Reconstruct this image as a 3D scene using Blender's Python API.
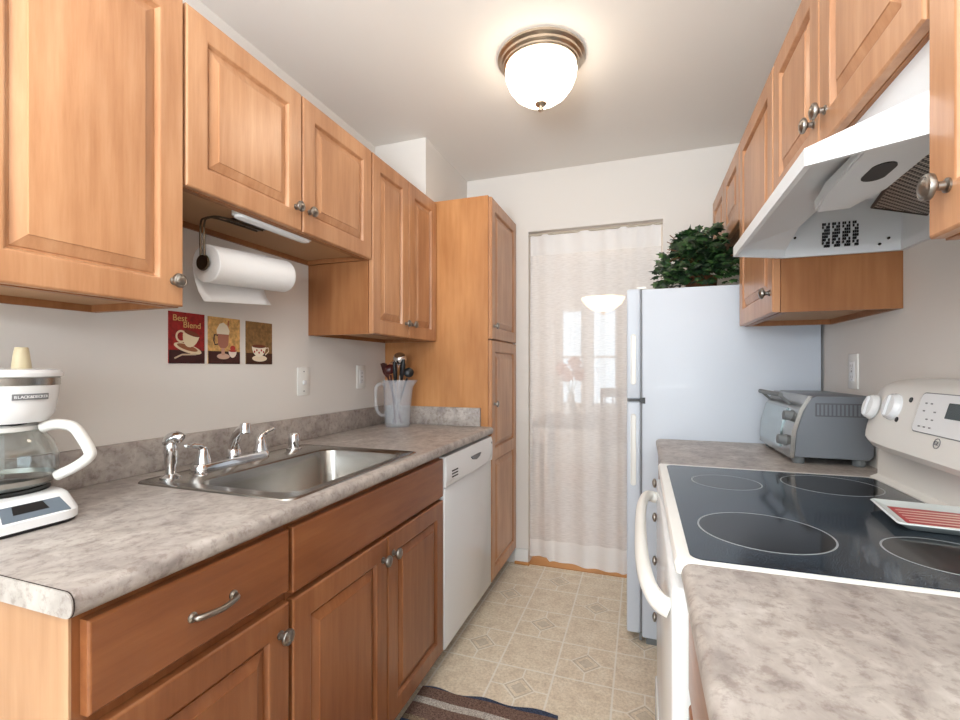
import bpy, bmesh, math, random
from mathutils import Vector, Matrix
random.seed(7)
PI = math.pi
scene = bpy.context.scene
C = scene.collection
for o in list(bpy.data.objects):
    bpy.data.objects.remove(o)

# ------------------------------------------------------------------ camera
F, TH, VH, CAMH, CX = 461.8, 0.3355, 368.2, 1.2228, 480.4
cd = bpy.data.cameras.new('camera')
cd.sensor_fit = 'HORIZONTAL'; cd.sensor_width = 36.0
cd.lens = F / 960 * 36.0
cd.shift_x = (480 - CX) / 960
cd.shift_y = (VH - 360) / 960
cd.clip_start = 0.02
cam = bpy.data.objects.new('camera', cd); C.objects.link(cam)
cam.location = (0, 0, CAMH); cam.rotation_euler = (PI / 2, 0, TH)
scene.camera = cam

# ------------------------------------------------------------------ light, exposure
w = bpy.data.worlds.new('world'); scene.world = w; w.use_nodes = True
wn = w.node_tree.nodes; wl = w.node_tree.links
bgn = wn['Background']
bgn.inputs[0].default_value = (0.80, 0.90, 1.0, 1)
bgn.inputs[1].default_value = 2.2
scene.view_settings.view_transform = 'Standard'
scene.view_settings.look = 'None'
scene.view_settings.gamma = 1
scene.view_settings.use_curve_mapping = False
scene.view_settings.exposure = 0.12

def area(name, loc, rot, sx, sy, power, color=(1, 1, 1)):
    l = bpy.data.lights.new(name, 'AREA'); l.shape = 'RECTANGLE'
    l.size = sx; l.size_y = sy; l.energy = power; l.color = color
    o = bpy.data.objects.new(name, l); C.objects.link(o)
    o.location = loc; o.rotation_euler = rot
    return o
# unseen area fill, added behind the camera to brighten the room
area('near_fill', (-0.35, -2.46, 1.35), (PI / 2, 0, 0), 1.8, 1.7, 42, (0.86, 0.94, 1.0))
# upward fill added out of view to lift the ceiling and floor
area('ceiling_bounce_fill', (-0.35, -0.75, 1.55), (PI - 0.25, 0, 0), 0.7, 0.7, 62, (0.90, 0.955, 1.0))
area('dining_side_fill', (-2.9, 4.4, 1.4), (0, -PI / 2, 0), 1.6, 1.8, 56, (0.95, 0.98, 1.0))  # added side fill without a window; brightens the curtain and dining room
def point(name, loc, power, color, r=0.05):
    l = bpy.data.lights.new(name, 'POINT'); l.energy = power; l.color = color; l.shadow_soft_size = r
    o = bpy.data.objects.new(name, l); C.objects.link(o); o.location = loc
    return o

# ------------------------------------------------------------------ materials
def lin(c):
    def f(v):
        v /= 255.0
        return v / 12.92 if v <= 0.04045 else ((v + 0.055) / 1.055) ** 2.4
    return (f(c[0]), f(c[1]), f(c[2]), 1)

def mat(name, rgb, rough=0.5, metal=0.0, spec=0.5, emit=None, estr=0, trans=0, ior=1.45, coat=0, alpha=1):
    m = bpy.data.materials.new(name); m.use_nodes = True
    b = m.node_tree.nodes['Principled BSDF']
    b.inputs['Base Color'].default_value = lin(rgb)
    b.inputs['Roughness'].default_value = rough
    b.inputs['Metallic'].default_value = metal
    b.inputs['Specular IOR Level'].default_value = spec
    b.inputs['Transmission Weight'].default_value = trans
    b.inputs['IOR'].default_value = ior
    b.inputs['Coat Weight'].default_value = coat
    b.inputs['Alpha'].default_value = alpha
    if emit:
        b.inputs['Emission Color'].default_value = lin(emit)
        b.inputs['Emission Strength'].default_value = estr
    return m

def nodes(m):
    return m.node_tree.nodes, m.node_tree.links, m.node_tree.nodes['Principled BSDF']

def noise(n, l, scale, detail=4, rough=0.5, vec=None, mscale=(1, 1, 1), mrot=(0, 0, 0), coord='Object'):
    tc = n.new('ShaderNodeTexCoord'); mp = n.new('ShaderNodeMapping')
    mp.inputs['Scale'].default_value = mscale
    mp.inputs['Rotation'].default_value = mrot
    l.new(tc.outputs[coord], mp.inputs[0])
    t = n.new('ShaderNodeTexNoise'); t.inputs['Scale'].default_value = scale
    t.inputs['Detail'].default_value = detail; t.inputs['Roughness'].default_value = rough
    l.new(mp.outputs[0], t.inputs['Vector'])
    return t

def ramp(n, l, fac, stops):
    r = n.new('ShaderNodeValToRGB'); e = r.color_ramp.elements
    while len(e) < len(stops): e.new(0.5)
    for i, (p, c) in enumerate(stops):
        e[i].position = p; e[i].color = lin(c)
    l.new(fac, r.inputs[0])
    return r

def mixc(n, l, fac, a, b, mode='MIX'):
    x = n.new('ShaderNodeMix'); x.data_type = 'RGBA'; x.blend_type = mode
    if hasattr(fac, 'links'): l.new(fac, x.inputs[0])
    else: x.inputs[0].default_value = fac
    for s, v in ((x.inputs[6], a), (x.inputs[7], b)):
        if hasattr(v, 'links'): l.new(v, s)
        else: s.default_value = v
    return x.outputs[2]

def bump(n, l, b, h, strength=0.1, dist=0.01):
    bp = n.new('ShaderNodeBump'); bp.inputs['Strength'].default_value = strength
    bp.inputs['Distance'].default_value = dist
    l.new(h, bp.inputs['Height']); l.new(bp.outputs[0], b.inputs['Normal'])

def wood(name, c0, c1, c2, horiz=False, rough=0.33, coat=0.25):
    m = mat(name, c1, rough, coat=coat, spec=0.4); n, l, b = nodes(m)
    b.inputs['Coat Roughness'].default_value = 0.25
    sc = (14, 1.1, 14) if horiz else (14, 14, 1.1)
    t = noise(n, l, 3.2, 7, 0.62, mscale=sc)
    r = ramp(n, l, t.outputs[0], [(0.30, c0), (0.5, c1), (0.72, c2)])
    t2 = noise(n, l, 2.6, 3, 0.5, mscale=(2, 1, 2) if horiz else (2, 2, 0.8))
    r2 = ramp(n, l, t2.outputs[0], [(0.35, (226, 218, 212)), (0.65, (255, 255, 255))])
    col = mixc(n, l, 1.0, r.outputs[0], r2.outputs[0], 'MULTIPLY')
    l.new(col, b.inputs['Base Color'])
    t3 = noise(n, l, 12, 5, 0.7, mscale=sc)
    bump(n, l, b, t3.outputs[0], 0.05, 0.002)
    return m

M = {}
M['wood'] = wood('maple', (186, 134, 95), (198, 147, 107), (208, 160, 121))
M['wood_h'] = wood('maple_cross', (186, 134, 95), (198, 147, 107), (208, 160, 121), horiz=True)
M['base'] = wood('maple_base_shaded', (142, 88, 53), (154, 98, 60), (165, 109, 69))  # same maple as the uppers, darkened for the weaker light low down
M['base_h'] = wood('maple_base_shaded_cross', (140, 86, 52), (151, 95, 58), (160, 104, 65), horiz=True)  # cross-grain twin, shade put into the colour likewise
M['side'] = wood('maple_panel', (196, 136, 84), (203, 145, 93), (209, 153, 101), rough=0.42, coat=0.1)
M['carcass'] = wood('maple_side_shaded', (156, 104, 64), (166, 113, 72), (175, 122, 80), rough=0.42, coat=0.1)  # shade on the cabinet sides is put into this darker maple
M['end'] = wood('maple_end', (188, 146, 108), (196, 155, 118), (204, 165, 128), rough=0.45, coat=0.1)
M['inside'] = mat('cabinet_underside', (186, 146, 108), 0.6)
M['dark'] = mat('dark_gap', (38, 26, 20), 0.8)
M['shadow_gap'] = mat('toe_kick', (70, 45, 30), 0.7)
M['pewter'] = mat('pewter', (150, 145, 138), 0.32, 1.0)
M['pewter_dark'] = mat('pewter_dark', (62, 56, 50), 0.4, 1.0)
M['chrome'] = mat('chrome', (225, 226, 228), 0.08, 1.0)
M['steel'] = mat('brushed_steel', (168, 165, 160), 0.26, 1.0)
n, l, b = nodes(M['steel'])
t = noise(n, l, 60, 3, 0.6, mscale=(30, 1, 1)); bump(n, l, b, t.outputs[0], 0.04, 0.001)
M['nickel'] = mat('brushed_nickel', (206, 192, 174), 0.28, 1.0)
M['white'] = mat('white_enamel', (238, 240, 242), 0.22, coat=0.3)
M['fridge'] = mat('fridge_white', (206, 214, 225), 0.42, coat=0.05)
n, l, b = nodes(M['fridge'])
t = noise(n, l, 260, 2, 0.5); bump(n, l, b, t.outputs[0], 0.12, 0.002)
M['plastic'] = mat('white_plastic', (238, 238, 234), 0.35)
M['cream'] = mat('stove_white', (238, 237, 233), 0.3)
M['hood'] = mat('hood_white', (226, 230, 234), 0.32)
M['greyline'] = mat('grey_print', (120, 122, 126), 0.5)
M['black'] = mat('black_plastic', (22, 22, 24), 0.35)
M['rubber'] = mat('grey_rubber', (118, 122, 124), 0.6)
M['offwhite'] = mat('amber_cap', (226, 212, 176), 0.3, alpha=0.8)
M['glass'] = mat('clear_glass', (245, 250, 250), 0.02, trans=1.0, ior=1.45)
M['lcd'] = mat('green_display', (38, 52, 50), 0.2)
M['gunmetal'] = mat('grey_enamel', (126, 131, 138), 0.38, 0.25)
M['toaster_glass'] = mat('toaster_glass', (118, 138, 142), 0.06, 0.35, coat=1.0)
M['paper'] = mat('paper_towel', (246, 246, 246), 0.9)
n, l, b = nodes(M['paper'])
t = noise(n, l, 180, 2, 0.5); bump(n, l, b, t.outputs[0], 0.15, 0.002)

def paint(name, rgb, bumpy=0.05):
    m = mat(name, rgb, 0.75, spec=0.25); n, l, b = nodes(m)
    t = noise(n, l, 140, 3, 0.6); bump(n, l, b, t.outputs[0], bumpy, 0.002)
    return m
M['wall'] = paint('wall_paint', (228, 224, 219))
M['ceil'] = paint('ceiling_paint', (240, 237, 232))
M['trim'] = mat('white_trim', (238, 238, 236), 0.4)
M['dining'] = paint('dining_paint', (226, 216, 206))
M['quarter'] = mat('wood_shoe', (196, 140, 84), 0.4)

# laminate worktop
def laminate(name, cs):
    m = mat(name, cs[1], 0.38, spec=0.45); n, l, b = nodes(m)
    t = noise(n, l, 22, 8, 0.62, mscale=(1.0, 0.75, 1.0)); t.inputs['Distortion'].default_value = 0.6
    r = ramp(n, l, t.outputs[0], [(0.34, cs[0]), (0.46, cs[1]), (0.56, cs[2]), (0.68, cs[3])])
    t2 = noise(n, l, 9, 4, 0.6)
    r2 = ramp(n, l, t2.outputs[0], [(0.38, (214, 206, 204)), (0.62, (255, 252, 248))])
    col = mixc(n, l, 0.55, r.outputs[0], r2.outputs[0], 'MULTIPLY')
    t3 = noise(n, l, 60, 5, 0.7)
    r3 = ramp(n, l, t3.outputs[0], [(0.36, (206, 198, 196)), (0.5, (255, 255, 255))])
    col = mixc(n, l, 0.7, col, r3.outputs[0], 'MULTIPLY')
    l.new(col, b.inputs['Base Color'])
    return m
M['lam'] = laminate('laminate', [(158, 151, 147), (178, 171, 166), (188, 182, 177), (201, 196, 192)])
M['lam_end'] = laminate('laminate_end', [(172, 168, 164), (182, 178, 174), (190, 186, 182), (198, 194, 190)])

# vinyl floor with inlaid diamonds, drawn in world units
def floor_mat():
    m = mat('vinyl_tile', (225, 216, 200), 0.42, spec=0.4); n, l, b = nodes(m)
    geo = n.new('ShaderNodeNewGeometry'); sep = n.new('ShaderNodeSeparateXYZ')
    l.new(geo.outputs['Position'], sep.inputs[0])
    def ma(op, a, bb=None, c=None):
        x = n.new('ShaderNodeMath'); x.operation = op
        for i, v in enumerate((a, bb, c)):
            if v is None: continue
            if hasattr(v, 'links'): l.new(v, x.inputs[i])
            else: x.inputs[i].default_value = v
        return x.outputs[0]
    S = 0.2335
    gx = ma('DIVIDE', ma('ADD', sep.outputs[0], 0.557 + S * 40), 0.2275)
    gx = ma('DIVIDE', ma('ADD', sep.outputs[0], 0.557 + 0.2275 * 40), 0.2275)
    gy = ma('DIVIDE', ma('ADD', sep.outputs[1], -1.833 + S * 40), S)
    fx = ma('FRACT', gx); fy = ma('FRACT', gy)
    ix = ma('FLOOR', gx); iy = ma('FLOOR', gy)
    dx = ma('ABSOLUTE', ma('SUBTRACT', fx, 0.5)); dy = ma('ABSOLUTE', ma('SUBTRACT', fy, 0.5))
    grout = ma('GREATER_THAN', ma('MAXIMUM', dx, dy), 0.484)
    par = ma('MODULO', ma('ADD', ix, iy), 2.0)     # 0 or 1
    sel = ma('LESS_THAN', ma('ABSOLUTE', ma('SUBTRACT', par, 1.0)), 0.5)
    man = ma('ADD', dx, dy)
    def ring(a, w_): return ma('LESS_THAN', ma('ABSOLUTE', ma('SUBTRACT', man, a)), w_)
    cross = ma('MULTIPLY', ma('GREATER_THAN', man, 0.27), ma('LESS_THAN', ma('MINIMUM', dx, dy), 0.013))
    light = ma('MULTIPLY', sel, ma('MAXIMUM', ring(0.275, 0.014), cross))
    darkl = ma('MULTIPLY', sel, ma('MAXIMUM', ring(0.235, 0.012), ring(0.13, 0.008)))
    infill = ma('MULTIPLY', sel, ma('LESS_THAN', man, 0.12))
    lines = ma('MAXIMUM', grout, light)
    t = noise(n, l, 16, 8, 0.65)
    r = ramp(n, l, t.outputs[0], [(0.32, (226, 208, 184)), (0.5, (240, 225, 202)), (0.68, (248, 236, 216))])
    t2 = noise(n, l, 90, 4, 0.7)
    r2 = ramp(n, l, t2.outputs[0], [(0.38, (222, 218, 212)), (0.6, (255, 255, 255))])
    c = mixc(n, l, 0.8, r.outputs[0], r2.outputs[0], 'MULTIPLY')
    c = mixc(n, l, ma('MULTIPLY', infill, 0.45), c, lin((190, 178, 160)))
    c = mixc(n, l, ma('MULTIPLY', darkl, 0.55), c, lin((166, 154, 138)))
    c = mixc(n, l, ma('MULTIPLY', lines, 0.75), c, lin((246, 240, 230)))
    l.new(c, b.inputs['Base Color'])
    bump(n, l, b, ma('SUBTRACT', 1.0, lines), 0.1, 0.002)
    return m
M['floor'] = floor_mat()
M['dining_floor'] = wood('oak_floor', (170, 118, 70), (186, 134, 84), (196, 146, 96), horiz=True)

# ------------------------------------------------------------------ mesh helpers
def rootloc(o):
    v = Vector((0, 0, 0))
    while o is not None:
        v += o.location; o = o.parent
    return v

def obj(name, bm, m, parent=None, loc=None, smooth=False, kind=None):
    """bm in world coordinates -> ONE mesh object; parts sit at their parent's origin"""
    me = bpy.data.meshes.new(name)
    base = rootloc(parent) if parent is not None else Vector(loc or (0, 0, 0))
    if base.length: bmesh.ops.translate(bm, verts=bm.verts, vec=-base)
    bmesh.ops.recalc_face_normals(bm, faces=bm.faces)
    bm.to_mesh(me); bm.free()
    ms = m if isinstance(m, (list, tuple)) else [m]
    for x in ms: me.materials.append(M[x] if isinstance(x, str) else x)
    if smooth:
        for p in me.polygons: p.use_smooth = True
        try: me.set_sharp_from_angle(angle=math.radians(38))
        except Exception: pass
    o = bpy.data.objects.new(name, me); C.objects.link(o)
    if parent is not None: o.parent = parent
    else: o.location = base
    if kind: o['kind'] = kind
    return o

def thing(name, label, cat, loc, group=None):
    o = bpy.data.objects.new(name, None); C.objects.link(o); o.location = loc
    o.empty_display_size = 0.05
    o['label'] = label; o['category'] = cat
    if group: o['group'] = group
    return o
def tag(o, label, cat, group=None):
    o['label'] = label; o['category'] = cat
    if group: o['group'] = group
    return o
def struct(name, bm, m, parent=None):
    return obj(name, bm, m, parent, kind=None if parent else 'structure')

def NB(): return bmesh.new()

def box(bm, a, b, bev=0, seg=2, mi=0):
    x0, y0, z0 = [min(p, q) for p, q in zip(a, b)]; x1, y1, z1 = [max(p, q) for p, q in zip(a, b)]
    v = [bm.verts.new(p) for p in ((x0, y0, z0), (x1, y0, z0), (x1, y1, z0), (x0, y1, z0), (x0, y0, z1), (x1, y0, z1), (x1, y1, z1), (x0, y1, z1))]
    fs = [bm.faces.new([v[i] for i in q]) for q in ((0, 3, 2, 1), (4, 5, 6, 7), (0, 1, 5, 4), (1, 2, 6, 5), (2, 3, 7, 6), (3, 0, 4, 7))]
    for f in fs: f.material_index = mi
    if bev > 0:
        es = list({e for f in fs for e in f.edges})
        r = bmesh.ops.bevel(bm, geom=es, offset=bev, segments=seg, affect='EDGES', profile=0.5)
        for f in r['faces']: f.material_index = mi
    return v

def prism(bm, pts, vec, bev=0, mi=0):
    """closed polygon pts (3D), extruded by vec"""
    vec = Vector(vec)
    a = [bm.verts.new(p) for p in pts]; b = [bm.verts.new(Vector(p) + vec) for p in pts]
    fs = [bm.faces.new(a[::-1]), bm.faces.new(b)]
    k = len(pts)
    for i in range(k): fs.append(bm.faces.new((a[i], a[(i + 1) % k], b[(i + 1) % k], b[i])))
    for f in fs: f.material_index = mi
    if bev > 0:
        bmesh.ops.bevel(bm, geom=list({e for f in fs for e in f.edges}), offset=bev, segments=2, affect='EDGES')

def loft(bm, loops, cap0=True, cap1=True, closed=True, mi=0):
    vl = [[bm.verts.new(p) for p in L] for L in loops]
    k = len(vl[0]); fs = []
    for A, B in zip(vl, vl[1:]):
        for i in range(k if closed else k - 1):
            j = (i + 1) % k
            fs.append(bm.faces.new((A[i], A[j], B[j], B[i])))
    if cap0: fs.append(bm.faces.new(vl[0][::-1]))
    if cap1: fs.append(bm.faces.new(vl[-1]))
    for f in fs: f.material_index = mi
    return vl

def frame_for(axis):
    z = Vector(axis).normalized()
    x = z.cross(Vector((0, 0, 1)))
    if x.length < 1e-3: x = Vector((1, 0, 0))
    x.normalize(); y = z.cross(x)
    return x, y, z

def lathe(bm, origin, axis, prof, n=20, mi=0, cap0=True, cap1=True):
    """prof: list of (radius, height along axis)"""
    x, y, z = frame_for(axis); o = Vector(origin)
    loops = [[o + z * h + (x * math.cos(2 * PI * i / n) + y * math.sin(2 * PI * i / n)) * max(r, 1e-5) for i in range(n)] for r, h in prof]
    loft(bm, loops, cap0, cap1, True, mi)

def tube(bm, pts, r, n=10, mi=0, caps=True, flat=1.0):
    pts = [Vector(p) for p in pts]
    rs = r if isinstance(r, (list, tuple)) else [r] * len(pts)
    loops = []; px = None
    for i, p in enumerate(pts):
        d = (pts[min(i + 1, len(pts) - 1)] - pts[max(i - 1, 0)]).normalized()
        if px is None: x, y, _ = frame_for(d)
        else:
            x = (px - d * px.dot(d)).normalized(); y = d.cross(x)
        px = x
        loops.append([p + (x * math.cos(2 * PI * k / n) + y * math.sin(2 * PI * k / n) * flat) * rs[i] for k in range(n)])
    loft(bm, loops, caps, caps, True, mi)

def bez(p, k=8):
    """Catmull-Rom through points"""
    p = [Vector(q) for q in p]; out = []
    for i in range(len(p) - 1):
        a = p[max(i - 1, 0)]; b = p[i]; c = p[i + 1]; d = p[min(i + 2, len(p) - 1)]
        for s in range(k):
            t = s / k
            out.append(0.5 * ((2 * b) + (c - a) * t + (2 * a - 5 * b + 4 * c - d) * t * t + (3 * b - a - 3 * c + d) * t ** 3))
    out.append(p[-1]); return out

def rr(x0, x1, y0, y1, r, z, n=5):
    """rounded rectangle loop in XY at height z"""
    P = []
    for cx, cy, a0 in ((x1 - r, y1 - r, 0), (x0 + r, y1 - r, PI / 2), (x0 + r, y0 + r, PI), (x1 - r, y0 + r, 1.5 * PI)):
        for i in range(n + 1):
            a = a0 + PI / 2 * i / n
            P.append(Vector((cx + r * math.cos(a), cy + r * math.sin(a), z)))
    return P

def mapped(loop, fn): return [Vector(fn(*p)) for p in loop]

# local frame of a cupboard front: a runs along Y, b up, d out of the face; s=+1 faces +X, -1 faces -X
def face_fn(s, X, Y0, Z0):
    return lambda a, b, d: (X + s * d, Y0 + a, Z0 + b)

def panel_door(bm, s, X, Y0, Y1, Z0, Z1, panels=None, stile=0.056, rail=0.058, t=0.020, raised=True, mi=0):
    """raised panel door with its back at X"""
    W, H = Y1 - Y0, Z1 - Z0; P = face_fn(s, X, Y0, Z0)
    def quad(pts):
        f = bm.faces.new([bm.verts.new(P(*q)) for q in pts]); f.material_index = mi
    ch = 0.004
    def rect(i, d): return [P(i, i, d), P(W - i, i, d), P(W - i, H - i, d), P(i, H - i, d)]
    loft(bm, [rect(0, 0), rect(0, t - ch), rect(ch * 0.5, t - ch * 0.3), rect(ch, t)], True, not raised, True, mi)
    if not raised: return
    if panels is None: panels = [(rail, H - rail)]
    ys = [ch] + [v for p in panels for v in p] + [H - ch]
    quad([(ch, ch, t), (stile, ch, t), (stile, H - ch, t), (ch, H - ch, t)])
    quad([(W - stile, ch, t), (W - ch, ch, t), (W - ch, H - ch, t), (W - stile, H - ch, t)])
    for i in range(0, len(ys), 2):
        quad([(stile, ys[i], t), (W - stile, ys[i], t), (W - stile, ys[i + 1], t), (stile, ys[i + 1], t)])
    for b0, b1 in panels:
        prof = [(0, t), (0.003, t - 0.001), (0.005, t - 0.005), (0.008, t - 0.0115), (0.012, t - 0.0115), (0.013, t - 0.0095), (0.036, t - 0.0020), (0.0365, t)]
        loops = []
        for i, d in prof:
            loops.append([P(stile + i, b0 + i, d), P(W - stile - i, b0 + i, d), P(W - stile - i, b1 - i, d), P(stile + i, b1 - i, d)])
        loft(bm, loops, False, True, True, mi)

def knob(parent, X, Y, Z, s, r=0.017):
    bm = NB()
    lathe(bm, (X, Y, Z), (s, 0, 0), [(0.0095, 0), (0.0095, 0.003), (0.006, 0.005), (0.0055, 0.012), (0.010, 0.015), (r, 0.019), (r * 1.02, 0.022), (r * 0.95, 0.0255), (r * 0.80, 0.027), (r * 0.72, 0.0262), (r * 0.55, 0.0285), (r * 0.3, 0.030), (0.0005, 0.0305)], 22)
    k = obj('knob', bm, 'pewter', parent, smooth=True)
    return k

WL, WR = -1.382, 0.682
YE = 2.817; ZC = 2.44

# ------------------------------------------------------------------ structure
YB = -2.5
bm = NB(); box(bm, (WL - 0.9, YB, -0.05), (WR, YE + 0.02, 0)); struct('floor', bm, 'floor')
bm = NB(); box(bm, (WL - 0.1, YB, ZC), (WR + 0.1, YE + 0.1, ZC + 0.05)); struct('ceiling', bm, 'ceil')
bm = NB(); box(bm, (WL - 0.1, YB, 0), (WL, YE + 0.1, ZC)); struct('wall_left', bm, 'wall')
bm = NB(); box(bm, (WR, YB, 0), (WR + 0.1, YE + 0.1, ZC)); struct('wall_right', bm, 'wall')
DX0, DX1, DZ = -0.665, 0.116, 2.072
bm = NB()
box(bm, (WL, YE, 0), (DX0, YE + 0.11, ZC)); box(bm, (DX1, YE, 0), (WR, YE + 0.11, ZC)); box(bm, (DX0, YE, DZ), (DX1, YE + 0.11, ZC))
struct('wall_far', bm, 'wall')
bm = NB(); box(bm, (WL, 2.205, 2.135), (-1.074, YE, ZC)); struct('wall_corner_chase', bm, 'wall')
bm = NB(); box(bm, (-0.75, YE - 0.013, 0.012), (DX0, YE, 0.095), 0.003); struct('baseboard_far', bm, 'trim')
bm = NB(); box(bm, (-0.75, YE - 0.024, 0), (DX0 + 0.01, YE - 0.002, 0.018), 0.004); struct('trim_1', bm, 'quarter')
bm = NB(); box(bm, (DX0, YE + 0.004, 0.0), (DX1, YE + 0.12, 0.005)); struct('trim_2', bm, 'quarter')
# unseen near wall; its broad window opening is added to admit light
bm = NB()
box(bm, (WL, YB - 0.1, 0), (WR, YB, 0.45)); box(bm, (WL, YB - 0.1, 2.25), (WR, YB, ZC))
box(bm, (WL, YB - 0.1, 0.45), (-1.3, YB, 2.25)); box(bm, (0.6, YB - 0.1, 0.45), (WR, YB, 2.25))
struct('wall_near', bm, 'wall')
bm = NB()
for x in (-1.3, -0.67, -0.04, 0.58): box(bm, (x, YB - 0.06, 0.45), (x + 0.04, YB - 0.02, 2.25))
for z in (0.45, 2.21): box(bm, (-1.3, YB - 0.06, z), (0.6, YB - 0.02, z + 0.04))
struct('window_1', bm, 'trim')  # unseen window frame, made up to go with the near fill

# dining room beyond the doorway
bm = NB(); box(bm, (-3.0, YE + 0.02, -0.05), (2.0, 6.1, 0.0)); struct('floor_dining', bm, 'dining_floor')
bm = NB(); box(bm, (-3.0, YE + 0.1, ZC), (2.0, 6.1, ZC + 0.05)); struct('ceiling_dining', bm, 'ceil')
bm = NB(); box(bm, (-3.1, YE + 0.1, 0), (-3.0, 6.1, ZC)); struct('wall_dining_left', bm, 'dining')
bm = NB(); box(bm, (2.0, YE + 0.1, 0), (2.1, 6.1, ZC)); struct('wall_dining_right', bm, 'dining')
bm = NB()
xs = [(-3.0, -0.99), (-0.70, -0.60), (-0.28, 2.0)]
for a, b2 in xs: box(bm, (a, 6.0, 0), (b2, 6.1, ZC))
for a, b2 in ((-0.99, -0.70), (-0.60, -0.28)):
    box(bm, (a, 6.0, 0), (b2, 6.1, 0.75)); box(bm, (a, 6.0, 1.98), (b2, 6.1, ZC))
struct('wall_dining_far', bm, 'dining')
bm = NB(); box(bm, (-3.0, YE + 0.11, 0), (WL - 0.1, YE + 0.12, ZC)); box(bm, (WR + 0.1, YE + 0.11, 0), (2.0, YE + 0.12, ZC)); struct('wall_dining_near', bm, 'dining')
for i, (a, b2) in enumerate(((-0.99, -0.70), (-0.60, -0.28))):
    bm = NB()
    for x in (a, b2 - 0.03): box(bm, (x, 5.99, 0.75), (x + 0.03, 6.04, 1.98))
    for z in (0.75, 1.35, 1.95): box(bm, (a, 5.99, z), (b2, 6.04, z + 0.03))
    wd = struct('window_%d' % (i + 2), bm, 'trim')
    bm = NB(); box(bm, (a + 0.03, 6.045, 0.78), (b2 - 0.03, 6.05, 1.95)); obj('pane', bm, 'glass', wd)

# ------------------------------------------------------------------ left wall cabinets
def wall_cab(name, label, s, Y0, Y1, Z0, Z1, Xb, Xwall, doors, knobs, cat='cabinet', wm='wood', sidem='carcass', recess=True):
    """Xb: front of the carcass; doors: list of (y0,y1,panels or None); knobs list of (y,z) per door"""
    t = thing(name, label, cat, ((Xb + Xwall) / 2, (Y0 + Y1) / 2, Z0))
    bm = NB()
    rec = 0.018
    th = 0.016
    # carcass: sides, back, top, recessed bottom, face frame
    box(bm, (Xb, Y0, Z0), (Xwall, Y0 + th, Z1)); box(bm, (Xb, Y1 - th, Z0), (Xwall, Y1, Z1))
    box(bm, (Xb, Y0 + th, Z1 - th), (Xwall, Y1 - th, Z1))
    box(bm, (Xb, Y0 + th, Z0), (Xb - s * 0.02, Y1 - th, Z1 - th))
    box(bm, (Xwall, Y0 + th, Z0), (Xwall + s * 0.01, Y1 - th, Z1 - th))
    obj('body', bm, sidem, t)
    bm = NB(); box(bm, (Xb - s * 0.02, Y0 + th, Z0 + rec), (Xwall + s * 0.01, Y1 - th, Z0 + rec + 0.008))
    obj('bottom_panel', bm, 'inside' if recess else sidem, t)
    for (y0, y1, pn), ks in zip(doors, knobs):
        bm = NB(); panel_door(bm, s, Xb + s * 0.001, y0, y1, Z0 + 0.002, Z1 - 0.004, pn)
        d = obj('door', bm, wm, t)
        for ky, kz in ks: knob(d, Xb + s * 0.0205, ky, kz, s)
    return t

ZU = 2.128
wall_cab('wall_cabinet', 'tall maple wall cabinet nearest the camera above the coffee maker', 1, 0.425, 0.829, 1.371, ZU, -1.077, WL + 0.001,
         [(0.432, 0.827, None)], [[(0.801, 1.431)]])
wall_cab('wall_cabinet', 'short maple wall cabinet with two doors above the paper towel roll', 1, 0.831, 1.664, 1.672, ZU, -1.077, WL + 0.001,
         [(0.835, 1.243, None), (1.250, 1.660, None)], [[(1.215, 1.745)], [(1.279, 1.747)]])
wall_cab('wall_cabinet', 'full height maple wall cabinet with two doors next to the tall pantry', 1, 1.666, 2.303, 1.366, ZU, -1.077, WL + 0.001,
         [(1.670, 1.983, None), (1.988, 2.299, None)], [[(1.952, 1.434)], [(2.022, 1.436)]])

# ------------------------------------------------------------------ pantry
pt = thing('pantry_cabinet', 'floor-to-top maple pantry cabinet at the far end of the sink counter', 'cabinet', (-1.07, 2.56, 0))
Y0, Y1 = 2.308, 2.812
bm = NB()
box(bm, (-0.763, Y0, 0.10), (WL + 0.002, Y0 + 0.016, 2.134)); box(bm, (-0.763, Y1 - 0.016, 0.10), (WL + 0.002, Y1, 2.134))
box(bm, (-0.763, Y0 + 0.016, 2.118), (WL + 0.002, Y1 - 0.016, 2.134)); box(bm, (-0.763, Y0 + 0.016, 0.10), (-0.783, Y1 - 0.016, 2.118)); box(bm, (-0.763, Y0 + 0.016, 0.1), (WL + 0.002, Y1 - 0.016, 0.116))
obj('body', bm, 'side', pt)
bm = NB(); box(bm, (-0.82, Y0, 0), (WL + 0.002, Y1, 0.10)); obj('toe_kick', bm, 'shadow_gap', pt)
bm = NB(); panel_door(bm, 1, -0.762, Y0 + 0.006, Y1 - 0.004, 1.378, 2.126, None); d = obj('door', bm, 'wood', pt); knob(d, -0.7415, 2.345, 1.447, 1)
bm = NB(); panel_door(bm, 1, -0.762, Y0 + 0.006, Y1 - 0.004, 0.096, 1.370, [(0.058, 0.635), (0.695, 1.217)]); d = obj('door', bm, 'wood', pt); knob(d, -0.7415, 2.345, 1.032, 1)

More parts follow.
